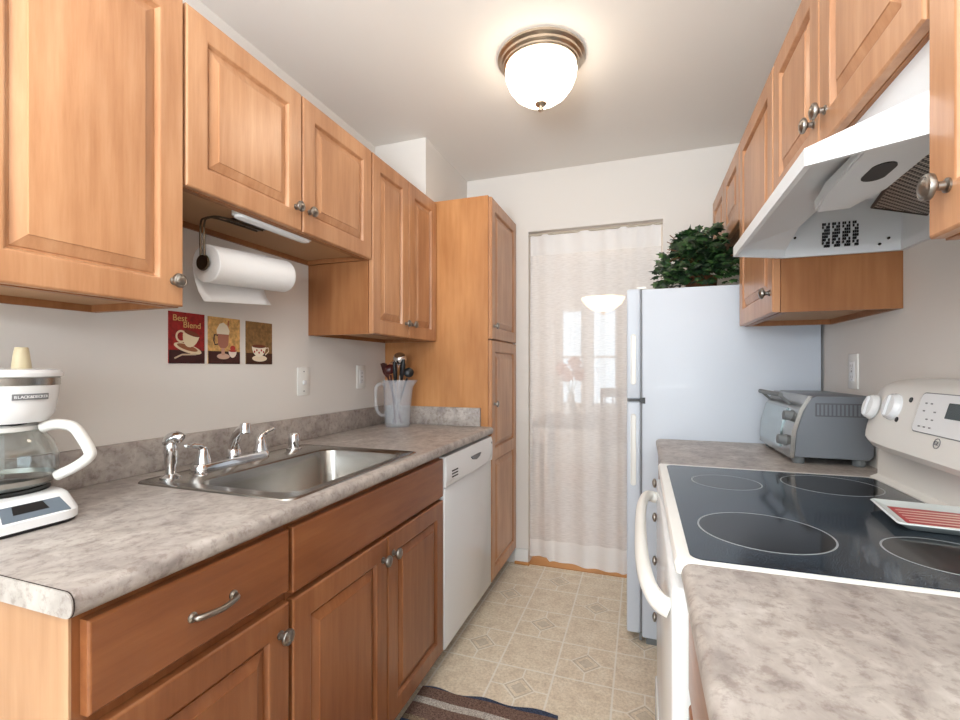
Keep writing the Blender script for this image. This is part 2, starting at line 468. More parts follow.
# ------------------------------------------------------------------ left base cabinets
XB = -0.765     # carcass front
def base_cab(label, Y0, Y1, s=1, Xb=XB, Xw=WL + 0.002, fronts=(), endpanel=False, endmat='end'):
    t = thing('base_cabinet', label, 'cabinet', ((Xb + Xw) / 2, (Y0 + Y1) / 2, 0))
    bm = NB()
    box(bm, (Xb, Y0, 0.10), (Xw, Y0 + 0.016, 0.876)); box(bm, (Xb, Y1 - 0.016, 0.10), (Xw, Y1, 0.876))
    box(bm, (Xb, Y0 + 0.016, 0.10), (Xb - s * 0.02, Y1 - 0.016, 0.14)); box(bm, (Xb, Y0 + 0.016, 0.80), (Xb - s * 0.02, Y1 - 0.016, 0.876))
    box(bm, (Xb, Y0 + 0.016, 0.69), (Xb - s * 0.02, Y1 - 0.016, 0.73)); box(bm, (Xb - s * 0.021, Y0 + 0.016, 0.1), (Xw, Y1 - 0.016, 0.116))
    box(bm, (Xw, Y0 + 0.016, 0.116), (Xw + s * 0.012, Y1 - 0.016, 0.6))
    obj('body', bm, 'base', t)
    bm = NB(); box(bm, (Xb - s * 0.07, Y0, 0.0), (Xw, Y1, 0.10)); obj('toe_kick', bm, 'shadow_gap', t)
    if endpanel:
        bm = NB(); box(bm, (Xb + s * 0.001, Y0 - 0.004, 0.0), (Xw, Y0 - 0.0005, 0.876)); obj('end_panel', bm, endmat, t)
    return t
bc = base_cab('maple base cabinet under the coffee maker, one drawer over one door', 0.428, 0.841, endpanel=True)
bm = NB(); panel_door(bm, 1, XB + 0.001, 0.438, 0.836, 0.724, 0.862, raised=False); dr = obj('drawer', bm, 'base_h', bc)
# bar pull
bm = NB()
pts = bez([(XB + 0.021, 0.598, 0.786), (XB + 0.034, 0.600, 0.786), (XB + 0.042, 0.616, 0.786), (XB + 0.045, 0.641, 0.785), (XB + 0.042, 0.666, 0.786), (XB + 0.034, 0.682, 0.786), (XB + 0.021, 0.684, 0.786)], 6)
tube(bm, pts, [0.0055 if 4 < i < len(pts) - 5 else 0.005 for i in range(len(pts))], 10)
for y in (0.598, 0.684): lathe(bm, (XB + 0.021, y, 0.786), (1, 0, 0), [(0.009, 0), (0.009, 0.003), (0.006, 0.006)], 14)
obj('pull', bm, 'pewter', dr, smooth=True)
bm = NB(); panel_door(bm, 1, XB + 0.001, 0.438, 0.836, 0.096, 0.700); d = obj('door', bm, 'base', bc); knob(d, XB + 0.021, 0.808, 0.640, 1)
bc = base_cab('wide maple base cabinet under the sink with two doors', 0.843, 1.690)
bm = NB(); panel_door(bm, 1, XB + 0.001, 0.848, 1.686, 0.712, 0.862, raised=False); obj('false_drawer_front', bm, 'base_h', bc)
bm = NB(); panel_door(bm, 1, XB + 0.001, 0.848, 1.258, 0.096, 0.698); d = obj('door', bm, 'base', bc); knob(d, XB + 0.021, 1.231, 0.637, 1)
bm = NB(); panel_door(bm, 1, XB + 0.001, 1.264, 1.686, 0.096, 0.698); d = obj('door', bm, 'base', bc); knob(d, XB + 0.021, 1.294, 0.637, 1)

# ------------------------------------------------------------------ dishwasher
dw = thing('dishwasher', 'white built-in dishwasher between the sink cabinet and the pantry', 'dishwasher', (-1.05, 2.0, 0))
bm = NB(); box(bm, (-0.77, 1.700, 0.10), (WL + 0.02, 2.300, 0.868)); obj('body', bm, 'plastic', dw)
bm = NB(); box(bm, (-0.83, 1.700, 0.0), (WL + 0.02, 2.300, 0.10)); obj('toe_kick', bm, 'black', dw)
bm = NB(); box(bm, (-0.768, 1.697, 0.092), (-0.742, 2.301, 0.742), 0.006); obj('door_panel', bm, 'white', dw, smooth=True)
# curved control panel: swollen profile
bm = NB(); loops = []
NY = 24
for i in range(NY + 1):
    u = i / NY; y = 1.697 + 0.604 * u
    a = math.sin(PI * u)
    zlow = 0.745
    bul = 0.012 * a ** 0.6
    prof = [(-0.768, zlow), (-0.738, zlow), (-0.736 + bul * 0.2, zlow + 0.02), (-0.735 + bul, 0.775 - 0.02 * a), (-0.735 + bul, 0.80), (-0.736, 0.845), (-0.742, 0.866), (-0.768, 0.868)]
    loops.append([(x, y, z) for x, z in prof])
loft(bm, loops); cp = obj('control_panel', bm, 'white', dw, smooth=True)
bm = NB(); prism(bm, [(-0.7222, 1.955, 0.822), (-0.7222, 2.085, 0.822), (-0.7218, 2.065, 0.808), (-0.7215, 2.02, 0.800), (-0.7218, 1.975, 0.808)], (-0.006, 0, 0)); obj('handle_recess', bm, 'greyline', cp)
bm = NB()
for k in range(3): prism(bm, [(-0.735, 1.742, 0.776 + k * 0.012), (-0.7285, 1.742, 0.776 + k * 0.012), (-0.7260, 1.80, 0.776 + k * 0.012), (-0.735, 1.80, 0.776 + k * 0.012)], (0, 0, 0.0055))
obj('vent', bm, 'black', cp)
bm = NB(); lathe(bm, (-0.738, 2.285, 0.836), (1, 0, 0), [(0.006, 0), (0.006, 0.004)], 12); obj('button', bm, 'greyline', cp)

# ------------------------------------------------------------------ left worktop
XC = -0.733
ct = thing('countertop', 'long mottled grey-beige laminate countertop with the sink set in it', 'countertop', (-1.05, 1.36, 0.877))
def nose(s, xf, xi, z0=0.877, z1=0.915, r=0.016):
    """XZ profile from inner edge xi to rounded front xf"""
    P = [(xi, z0)]
    for i in range(7):
        a = -PI / 2 + PI / 2 * i / 6; P.append((xf - s * r + s * r * math.cos(a), z0 + r + r * math.sin(a)))
    for i in range(7):
        a = PI / 2 * i / 6; P.append((xf - s * r + s * r * math.cos(a), z1 - r + r * math.sin(a)))
    P.append((xi, z1)); return P
SX0, SX1, SY0, SY1 = -1.255, -0.790, 0.895, 1.495     # cut-out
bm = NB()
loft(bm, [[(x, y, z) for x, z in nose(1, XC, SX1)] for y in (0.415, 2.306)])
box(bm, (WL, 0.415, 0.877), (SX0, 2.306, 0.915)); box(bm, (SX0, 0.415, 0.877), (SX1, SY0, 0.915)); box(bm, (SX0, SY1, 0.877), (SX1, 2.306, 0.915))
obj('worktop', bm, 'lam', ct, smooth=True)
bm = NB(); loft(bm, [[(x, y, z) for x, z in nose(1, XC, WL)] for y in (0.4145, 0.4135)]); obj('seam', bm, 'dark', ct)
bm = NB(); loft(bm, [[(x, y, z) for x, z in nose(1, XC - 0.0008, WL, 0.8775, 0.9143, 0.0155)] for y in (0.4134, 0.4115)]); e = obj('end_cap', bm, 'lam_end', ct)
bm = NB(); box(bm, (WL, 0.415, 0.915), (WL + 0.020, 2.306, 1.013), 0.004); obj('backsplash', bm, 'lam', ct, smooth=True)
bm = NB(); box(bm, (WL + 0.0205, 2.288, 0.9152), (-0.800, 2.3065, 1.013), 0.004); obj('side_splash', bm, 'lam', ct, smooth=True)

# ------------------------------------------------------------------ sink
sk = thing('sink', 'single bowl stainless steel drop-in sink in the left countertop', 'sink', (-1.02, 1.19, 0.915))
bm = NB()
ox0, ox1, oy0, oy1 = -1.284, -0.762, 0.858, 1.514
ix0, ix1, iy0, iy1 = -1.135, -0.802, 0.912, 1.468
L = [rr(ox0, ox1, oy0, oy1, 0.03, 0.9153), rr(ox0 + 0.002, ox1 - 0.002, oy0 + 0.002, oy1 - 0.002, 0.03, 0.919), rr(ox0 + 0.008, ox1 - 0.008, oy0 + 0.008, oy1 - 0.008, 0.03, 0.9205),
     rr(ox0 + 0.014, ox1 - 0.014, oy0 + 0.014, oy1 - 0.014, 0.03, 0.9175), rr(ix0 - 0.006, ix1 + 0.006, iy0 - 0.006, iy1 + 0.006, 0.06, 0.9175), rr(ix0, ix1, iy0, iy1, 0.058, 0.913),
     rr(ix0 + 0.006, ix1 - 0.006, iy0 + 0.006, iy1 - 0.006, 0.055, 0.88), rr(ix0 + 0.02, ix1 - 0.02, iy0 + 0.02, iy1 - 0.02, 0.06, 0.77), rr(ix0 + 0.04, ix1 - 0.04, iy0 + 0.04, iy1 - 0.04, 0.06, 0.748), rr(ix0 + 0.08, ix1 - 0.08, iy0 + 0.08, iy1 - 0.08, 0.05, 0.742)]
loft(bm, L, False, True)
obj('basin', bm, 'steel', sk, smooth=True)
bm = NB(); lathe(bm, (-0.97, 1.19, 0.7425), (0, 0, 1), [(0.045, 0), (0.043, 0.003), (0.03, 0.003), (0.028, 0.0005), (0.001, 0.0005)], 24); obj('drain', bm, 'chrome', sk, smooth=True)
bm = NB(); lathe(bm, (-1.190, 0.985, 0.9177), (0, 0, 1), [(0.018, 0), (0.017, 0.003), (0.009, 0.006), (0.008, 0.010), (0.001, 0.011)], 18); obj('hole_cover', bm, 'chrome', sk, smooth=True)

# faucet
fc = thing('faucet', 'chrome two-handle kitchen faucet on the back rim of the sink', 'faucet', (-1.235, 1.147, 0.9178))
bm = NB(); L = []
loft(bm, [rr(-1.262, -1.208, 0.996, 1.276, 0.026, 0.9178), rr(-1.262, -1.208, 0.996, 1.276, 0.026, 0.932), rr(-1.257, -1.213, 1.001, 1.271, 0.021, 0.940)])
obj('base_plate', bm, 'chrome', fc, smooth=True)
for y, end in ((1.028, [(-1.228, 0.99, 0.998), (-1.215, 0.958, 1.003)]), (1.248, [(-1.232, 1.268, 1.000), (-1.222, 1.298, 1.012)])):
    bm = NB()
    lathe(bm, (-1.235, y, 0.9405), (0, 0, 1), [(0.023, 0), (0.022, 0.006), (0.0185, 0.022), (0.0155, 0.038), (0.012, 0.047), (0.001, 0.050)], 20)
    tube(bm, bez([(-1.235, y, 0.975), (-1.234, y + (end[0][1] - y) * 0.3, 0.992)] + end, 5), [0.011] * 6 + [0.009] * 5 + [0.0065] * 4 + [0.004], 10)
    obj('handle', bm, 'chrome', fc, smooth=True)
bm = NB()
lathe(bm, (-1.235, 1.138, 0.9405), (0, 0, 1), [(0.021, 0), (0.021, 0.02), (0.017, 0.026)], 20)
sp = bez([(-1.235, 1.138, 0.960), (-1.222, 1.130, 0.988), (-1.185, 1.108, 1.018), (-1.135, 1.079, 1.040), (-1.108, 1.061, 1.046)], 6)
tube(bm, sp, [0.0165 - 0.003 * i / len(sp) for i in range(len(sp))], 14)
s1 = obj('spout', bm, 'chrome', fc, smooth=True)
bm = NB(); lathe(bm, (-1.105, 1.059, 1.060), (0.1, -0.06, -1), [(0.0135, 0), (0.0145, 0.004), (0.0145, 0.028), (0.011, 0.030), (0.001, 0.028)], 18); obj('aerator', bm, 'chrome', s1, smooth=True)
ss = thing('side_sprayer', 'chrome pull-out side sprayer standing at the near corner of the sink', 'sprayer', (-1.236, 0.929, 0.9178))
bm = NB(); lathe(bm, (-1.236, 0.929, 0.9178), (0, 0, 1), [(0.026, 0), (0.026, 0.004), (0.018, 0.009), (0.014, 0.012), (0.001, 0.0125)], 22); obj('base', bm, 'chrome', ss, smooth=True)
bm = NB(); lathe(bm, (-1.236, 0.929, 0.930), (0, 0, 1), [(0.0125, 0), (0.0125, 0.02), (0.0155, 0.028), (0.0165, 0.07), (0.015, 0.088), (0.010, 0.097)], 18)
obj('body', bm, 'chrome', ss, smooth=True)
bm = NB(); tube(bm, bez([(-1.244, 0.925, 1.008), (-1.236, 0.929, 1.024), (-1.222, 0.935, 1.032), (-1.208, 0.941, 1.026)], 5), [0.012, 0.0145, 0.016, 0.0165, 0.017, 0.017, 0.017, 0.017, 0.0165, 0.016, 0.016, 0.0155, 0.015, 0.0145, 0.014, 0.013], 14); obj('spray_head', bm, 'chrome', ss, smooth=True)
bm = NB(); lathe(bm, (-1.235, 1.411, 0.9178), (0, 0, 1), [(0.027, 0), (0.027, 0.005), (0.0215, 0.007), (0.0215, 0.030), (0.0195, 0.056), (0.016, 0.061), (0.001, 0.062)], 22)
tag(obj('air_gap_cap', bm, 'chrome', loc=(-1.235, 1.411, 0.9178), smooth=True), 'small chrome cylinder cap on the sink rim right of the faucet', 'air gap')

# ------------------------------------------------------------------ coffee maker
cm = thing('coffee_maker', 'white drip coffee maker at the near end of the left countertop', 'coffee maker', (-1.235, 0.565, 0.915))
CMX, CMY = -1.235, 0.565
bm = NB(); loft(bm, [rr(-1.355, -1.083, 0.455, 0.632, 0.045, 0.9155, 8), rr(-1.355, -1.083, 0.455, 0.632, 0.045, 0.922, 8)]); obj('foot_plate', bm, 'black', cm, smooth=True)
bm = NB(); loft(bm, [rr(-1.358, -1.080, 0.452, 0.636, 0.046, 0.922, 8), rr(-1.358, -1.080, 0.452, 0.636, 0.046, 0.938, 8), rr(-1.352, -1.112, 0.458, 0.634, 0.044, 0.966, 8), rr(-1.345, -1.128, 0.464, 0.630, 0.042, 0.971, 8)]); bs = obj('base', bm, 'white', cm, smooth=True)
bm = NB(); lathe(bm, (CMX, CMY, 0.9712), (0, 0, 1), [(0.078, 0), (0.078, 0.003), (0.072, 0.004), (0.001, 0.005)], 32); obj('warming_plate', bm, 'black', cm, smooth=True)
# tilted control display on the base front
def slantP(y, u):  # u 0 bottom..1 top along the bevelled front
    return (-1.080 - 0.032 * u, y, 0.938 + 0.028 * u)
def slant_quad(bm, y0, y1, u0, u1, off, skew=0.0):
    nx, nz = 0.66, 0.75
    q = []
    for y, u in ((y0, u0), (y1, u0), (y1 + skew, u1), (y0 - skew, u1)):
        x, yy, z = slantP(y, u); q.append((x + nx * off, yy, z + nz * off))
    v = [bm.verts.new(p) for p in q]; bm.faces.new(v)
    v2 = [bm.verts.new((p[0] - nx * 0.004, p[1], p[2] - nz * 0.004)) for p in q]
    for i in range(4): bm.faces.new((v[i], v2[i], v2[(i + 1) % 4], v[(i + 1) % 4]))
bm = NB(); slant_quad(bm, 0.500, 0.606, 0.10, 0.92, 0.0008, -0.006); obj('control_strip', bm, mat('slate', (104, 116, 128), 0.3), bs)
bm = NB(); slant_quad(bm, 0.520, 0.575, 0.42, 0.88, 0.0016, -0.004); obj('clock_display', bm, 'black', bs)
bm = NB(); box(bm, (-1.358, 0.505, 0.965), (-1.334, 0.625, 1.10), 0.012); obj('column', bm, 'white', cm, smooth=True)
bm = NB(); lathe(bm, (CMX, CMY, 0), (0, 0, 1), [(0.060, 1.113), (0.074, 1.113), (0.084, 1.128), (0.0905, 1.165), (0.092, 1.188)], 40); box(bm, (-1.372, 0.50, 1.095), (-1.27, 0.63, 1.188), 0.01); hd = obj('brew_head', bm, 'white', cm, smooth=True)
bm = NB(); lathe(bm, (CMX, CMY, 0), (0, 0, 1), [(0.0925, 1.188), (0.0935, 1.189), (0.0935, 1.203), (0.0925, 1.204)], 40); obj('steel_band', bm, 'steel', cm, smooth=True)
bm = NB(); lathe(bm, (CMX, CMY, 0), (0, 0, 1), [(0.0925, 1.204), (0.098, 1.206), (0.099, 1.213), (0.095, 1.219), (0.080, 1.2215), (0.001, 1.2225)], 40); obj('lid', bm, 'white', cm, smooth=True)
bm = NB(); lathe(bm, (-1.212, 0.590, 0), (0, 0, 1), [(0.016, 1.2215), (0.0155, 1.230), (0.012, 1.258), (0.011, 1.264), (0.010, 1.266), (0.001, 1.266)], 20); obj('lid_knob', bm, 'offwhite', cm, smooth=True)
bm = NB(); lathe(bm, (CMX + 0.03, CMY, 1.098), (0, 0, 1), [(0.012, 0), (0.026, 0.006), (0.03, 0.0149)], 24); obj('drip_nozzle', bm, 'black', cm, smooth=True)

def text_mesh(name, body, size, mtx, m, parent, extrude=0.0004, bold=0.0):
    cu = bpy.data.curves.new(name, 'FONT'); cu.body = body; cu.size = size; cu.extrude = extrude
    cu.align_x = 'CENTER'; cu.align_y = 'CENTER'; cu.offset = bold
    to = bpy.data.objects.new(name + '_tmp', cu); C.objects.link(to)
    dg = bpy.context.evaluated_depsgraph_get(); me = bpy.data.meshes.new_from_object(to.evaluated_get(dg))
    bpy.data.objects.remove(to); bpy.data.curves.remove(cu)
    me.transform(Matrix.Translation(-rootloc(parent)) @ mtx)
    me.materials.clear(); me.materials.append(M[m] if isinstance(m, str) else m)
    o = bpy.data.objects.new(name, me); C.objects.link(o); o.parent = parent
    return o
def basis(o, right, up):
    r = Vector(right).normalized(); u = Vector(up).normalized(); nn = r.cross(u); u = nn.cross(r)
    m = Matrix((r, u, nn)).transposed().to_4x4(); m.translation = Vector(o); return m
# badge on the brew head, facing the cook
ang = 0.10
bd = Vector((math.cos(ang), math.sin(ang), 0)); br = Vector((-math.sin(ang), math.cos(ang), 0))
bo = Vector((CMX, CMY, 1.172)) + bd * 0.0925
bm = NB(); 
loops = []
for a in [ang - 0.34 + 0.68 * i / 12 for i in range(13)]:
    e = Vector((math.cos(a), math.sin(a), 0)); c0 = Vector((CMX, CMY, 0))
    loops.append([c0 + e * 0.0895 + Vector((0, 0, 1.160)), c0 + e * 0.0922 + Vector((0, 0, 1.160)), c0 + e * 0.0928 + Vector((0, 0, 1.172)), c0 + e * 0.0895 + Vector((0, 0, 1.172))])
loft(bm, loops); bg = obj('badge', bm, 'greyline', hd)
# lettering, letter by letter around the curved badge
txt = 'BLACK&DECKER'
for i, chh in enumerate(txt):
    pass
bmT = NB()
for i, chh in enumerate(txt):
    a = ang - 0.29 + 0.58 * i / (len(txt) - 1)
    e = Vector((math.cos(a), math.sin(a), 0))
    cu = bpy.data.curves.new('t', 'FONT'); cu.body = chh; cu.size = 0.0078; cu.align_x = 'CENTER'; cu.align_y = 'CENTER'; cu.extrude = 0.0003; cu.offset = 0.0001
    to = bpy.data.objects.new('t', cu); C.objects.link(to)
    me = bpy.data.meshes.new_from_object(to.evaluated_get(bpy.context.evaluated_depsgraph_get()))
    bpy.data.objects.remove(to)
    me.transform(basis(Vector((CMX, CMY, 1.1658)) + e * 0.0931, (-math.sin(a), math.cos(a), 0), (0, 0, 1)))
    bmT.from_mesh(me)
obj('lettering', bmT, 'white', hd)

# carafe
cf = thing('coffee_carafe', 'glass coffee carafe with white handle sitting in the coffee maker', 'carafe', (CMX, CMY, 0.9755))
bm = NB()
outer = [(0.001, 0.976), (0.066, 0.976), (0.078, 0.980), (0.087, 0.993), (0.0925, 1.018), (0.091, 1.043), (0.083, 1.070), (0.070, 1.089), (0.060, 1.098)]
inner = [(0.0585, 1.098), (0.0685, 1.088), (0.0812, 1.069), (0.0892, 1.043), (0.0905, 1.018), (0.085, 0.995), (0.076, 0.983), (0.065, 0.979), (0.001, 0.979)]
lathe(bm, (CMX, CMY, 0), (0, 0, 1), outer + inner, 48, cap0=False, cap1=False); bmesh.ops.remove_doubles(bm, verts=bm.verts, dist=1e-5)
obj('glass_jug', bm, 'glass', cf, smooth=True)
bm = NB(); lathe(bm, (CMX, CMY, 0), (0, 0, 1), [(0.0588, 1.094), (0.062, 1.095), (0.063, 1.104), (0.056, 1.109), (0.001, 1.109)], 40); obj('lid', bm, 'plastic', cf, smooth=True)
hdx = Vector((0.755, 0.656, 0))
def hp(r, z): return Vector((CMX, CMY, 0)) + hdx * r + Vector((0, 0, z))
bm = NB(); tube(bm, bez([hp(0.068, 1.098), hp(0.092, 1.105), hp(0.120, 1.098), hp(0.136, 1.074), hp(0.149, 1.044), hp(0.146, 1.030), hp(0.124, 1.012), hp(0.092, 0.996)], 5), 0.0135, 12, flat=0.8); obj('handle', bm, 'plastic', cf, smooth=True)
bm = NB(); lathe(bm, (CMX, CMY, 0), (0, 0, 1), [(0.0872, 0.990), (0.0878, 0.990), (0.0912, 1.000), (0.0905, 1.0005), (0.0872, 0.990)], 40, cap0=False, cap1=False); obj('band', bm, 'pewter', cf, smooth=True)

# ------------------------------------------------------------------ coffee prints
def printed(y0, y1, z0, z1, bgc, tab, label, build):
    X = WL
    t = thing('coffee_print', label, 'picture', (X, (y0 + y1) / 2, z0), 'coffee prints on the left wall')
    bm = NB(); box(bm, (X, y0, z0), (X + 0.003, y1, z1)); obj('panel', bm, mottled('print_bg', bgc), t)
    bm = NB(); zt = z0 + (z1 - z0) * tab[0]; box(bm, (X + 0.003, y0, z0), (X + 0.0034, y1, zt)); obj('table_band', bm, mottled('print_table', tab[1]), t)
    build(t, X + 0.0034, y0, y1, z0, z1)
def mottled(nm, c):
    m = mat(nm, c, 0.6); n, l, b = nodes(m)
    t = noise(n, l, 60, 4, 0.6)
    r = ramp(n, l, t.outputs[0], [(0.3, tuple(int(v * 0.78) for v in c)), (0.7, tuple(min(255, int(v * 1.15)) for v in c))])
    l.new(r.outputs[0], b.inputs['Base Color']); return m
def flat_poly(name, X, pts, col, t, th=0.0004):
    bm = NB(); prism(bm, [(X, y, z) for y, z in pts], (th, 0, 0)); return obj(name, bm, mat(name + '_ink', col, 0.6), t)
def ell(cy, cz, ry, rz, n=20, a0=0, a1=2 * PI): return [(cy + ry * math.cos(a0 + (a1 - a0) * i / n), cz + rz * math.sin(a0 + (a1 - a0) * i / n)) for i in range(n if a1 - a0 > 6.2 else n + 1)]
def tubeYZ(name, X, pts, r, col, t):
    bm = NB(); tube(bm, [(X, y, z) for y, z in pts], r, 6, flat=1.0)
    for v in bm.verts: v.co.x = X + (v.co.x - X) * 0.15 + 0.0004
    return obj(name, bm, mat(name + '_ink', col, 0.6), t)
def cup(t, X, cy, cz, w_, h_, col=(232, 214, 180), lipc=(120, 60, 40), tilt=0.0):
    bowl = [(cy - w_ / 2, cz + h_ / 2)] + [(cy + w_ / 2 * math.cos(a), cz + h_ / 2 - h_ * math.sin(a - PI) * 1.0) for a in [PI + PI * i / 12 for i in range(1, 12)]]
    bowl = [(cy - w_ / 2, cz + h_ / 2)] + [(cy - w_ / 2 * math.cos(PI * i / 12), cz + h_ / 2 - h_ * math.sin(PI * i / 12)) for i in range(1, 12)] + [(cy + w_ / 2, cz + h_ / 2)]
    rot = lambda p: (cy + (p[0] - cy) * math.cos(tilt) - (p[1] - cz) * math.sin(tilt), cz + (p[0] - cy) * math.sin(tilt) + (p[1] - cz) * math.cos(tilt))
    flat_poly('cup', X + 0.0006, [rot(p) for p in bowl], col, t)
    flat_poly('coffee', X + 0.0010, [rot(p) for p in ell(cy, cz + h_ / 2, w_ / 2, h_ * 0.16)], lipc, t)
def p1(t, X, y0, y1, z0, z1):
    cy = (y0 + y1) / 2
    flat_poly('saucer', X + 0.0002, [(cy + 0.048 * math.cos(a) + 0.002, z0 + 0.048 + 0.014 * math.sin(a) - 0.012 * math.cos(a)) for a in [2 * PI * i / 24 for i in range(24)]], (226, 206, 172), t)
    flat_poly('saucer_well', X + 0.0004, [(cy + 0.036 * math.cos(a), z0 + 0.051 + 0.009 * math.sin(a) - 0.009 * math.cos(a)) for a in [2 * PI * i / 24 for i in range(24)]], (150, 92, 60), t)
    tubeYZ('cup_handle', X + 0.0008, [(cy - 0.022 + 0.016 * math.cos(a), z0 + 0.086 + 0.017 * math.sin(a)) for a in [0.9 + 4.4 * i / 12 for i in range(13)]], 0.0035, (226, 206, 172), t)
    cup(t, X, cy + 0.008, z0 + 0.075, 0.058, 0.046, tilt=-0.28)
    tubeYZ('spoon', X + 0.0014, [(cy - 0.045, z0 + 0.016), (cy - 0.02, z0 + 0.028), (cy + 0.03, z0 + 0.030)], 0.003, (200, 176, 150), t)
    for w_, sz, y_, z_ in (('Best', 0.028, cy - 0.026, z1 - 0.020), ('Blend', 0.028, cy + 0.016, z1 - 0.040)):
        text_mesh('lettering', w_, sz, basis((X + 0.0008, y_, z_), (0, 1, 0.0), (0, -0.2, 1)), mat('gold_ink', (214, 176, 110), 0.5), t)
def p2(t, X, y0, y1, z0, z1):
    cy = (y0 + y1) / 2 - 0.008
    flat_poly('mug_base', X + 0.0004, ell(cy + 0.002, z0 + 0.026, 0.026, 0.010), (206, 170, 150), t)
    flat_poly('mug_stem', X + 0.0005, [(cy - 0.006, z0 + 0.03), (cy + 0.008, z0 + 0.03), (cy + 0.006, z0 + 0.06), (cy - 0.006, z0 + 0.06)], (196, 150, 130), t)
    flat_poly('glass_mug', X + 0.0006, [(cy - 0.022, z0 + 0.105), (cy - 0.020, z0 + 0.066), (cy - 0.010, z0 + 0.055), (cy + 0.012, z0 + 0.055), (cy + 0.022, z0 + 0.066), (cy + 0.024, z0 + 0.105)], (170, 112, 92), t)
    flat_poly('whipped_cream', X + 0.0007, [(cy - 0.024, z0 + 0.103), (cy - 0.026, z0 + 0.118), (cy - 0.014, z0 + 0.138), (cy + 0.002, z0 + 0.144), (cy + 0.018, z0 + 0.134), (cy + 0.027, z0 + 0.116), (cy + 0.024, z0 + 0.103)], (232, 220, 196), t)
    tubeYZ('mug_handle', X + 0.0007, [(cy - 0.021, z0 + 0.098), (cy - 0.034, z0 + 0.100), (cy - 0.037, z0 + 0.080), (cy - 0.032, z0 + 0.066), (cy - 0.021, z0 + 0.068)], 0.0028, (70, 50, 50), t)
    tubeYZ('straw', X + 0.0004, [(cy + 0.016, z0 + 0.11), (cy + 0.024, z0 + 0.152)], 0.002, (170, 80, 60), t)
    cup(t, X + 0.0004, cy + 0.040, z0 + 0.034, 0.034, 0.024, (236, 220, 206), (170, 60, 50))
    flat_poly('cherry', X + 0.0018, ell(cy + 0.040, z0 + 0.056, 0.011, 0.009), (178, 60, 50), t)
def p3(t, X, y0, y1, z0, z1):
    cy = (y0 + y1) / 2
    flat_poly('saucer', X + 0.0002, ell(cy, z0 + 0.022, 0.036, 0.012), (232, 216, 190), t)
    cup(t, X, cy - 0.004, z0 + 0.048, 0.068, 0.040, (238, 226, 206), (110, 56, 36))
    tubeYZ('cup_handle', X + 0.0008, [(cy + 0.028, z0 + 0.062), (cy + 0.042, z0 + 0.064), (cy + 0.044, z0 + 0.050), (cy + 0.026, z0 + 0.036)], 0.0025, (226, 206, 180), t)
    for k in range(5): flat_poly('spot', X + 0.0014, ell(cy - 0.026 + k * 0.011, z0 + 0.050 - (0.003 if k in (0, 4) else 0.006) + (k % 2) * 0.009, 0.0035, 0.0045, 8), (170, 40, 36), t)
printed(1.030, 1.154, 1.238, 1.401, (150, 34, 32), (0.26, (58, 22, 22)), 'dark red coffee cup print with tan lettering, leftmost of three', p1)
printed(1.168, 1.298, 1.238, 1.399, (208, 164, 100), (0.27, (62, 30, 26)), 'golden print of a glass mug with whipped cream, middle of three', p2)
printed(1.326, 1.453, 1.238, 1.398, (138, 104, 62), (0.26, (66, 38, 24)), 'brown print of a white cup with red spots, rightmost of three', p3)

# ------------------------------------------------------------------ outlets and switch plates
def plate(label, s, X, Y, Z, kind):
    t = thing('wall_plate' if kind == 'jack' else 'outlet', label, 'outlet' if kind != 'jack' else 'wall plate', (X, Y, Z))
    bm = NB(); box(bm, (X, Y - 0.037, Z - 0.060), (X + s * 0.006, Y + 0.037, Z + 0.060), 0.003); obj('cover', bm, 'plastic', t, smooth=True)
    if kind == 'jack':
        bm = NB(); box(bm, (X + s * 0.006, Y - 0.009, Z - 0.014), (X + s * 0.014, Y + 0.009, Z + 0.004), 0.003); obj('toggle', bm, 'white', t)
        for dz in (-0.042, 0.042):
            bm = NB(); lathe(bm, (X + s * 0.006, Y, Z + dz), (s, 0, 0), [(0.003, 0), (0.003, 0.001)], 8); obj('screw', bm, 'greyline', t)
    else:
        bm = NB(); box(bm, (X + s * 0.006, Y - 0.017, Z - 0.034), (X + s * 0.0085, Y + 0.017, Z + 0.034), 0.002); rc = obj('receptacle', bm, 'white', t)
        bm = NB()
        for dz in (-0.019, 0.019):
            for dy in (-0.006, 0.006): box(bm, (X + s * 0.0085, Y + dy - 0.0012, Z + dz - 0.004), (X + s * 0.0088, Y + dy + 0.0012, Z + dz + 0.005))
            box(bm, (X + s * 0.0085, Y - 0.002, Z + dz - 0.011), (X + s * 0.0088, Y + 0.002, Z + dz - 0.008))
        box(bm, (X + s * 0.0085, Y - 0.004, Z - 0.003), (X + s * 0.0092, Y + 0.004, Z + 0.003))
        obj('slots', bm, 'greyline', rc)
plate('white switch plate on the left wall right of the coffee prints', 1, WL, 1.632, 1.166, 'jack')
plate('white outlet on the left wall beside the plastic pitcher', 1, WL, 2.066, 1.178, 'outlet')
plate('white outlet on the right wall above the toaster oven', -1, WR, 1.895, 1.212, 'outlet')

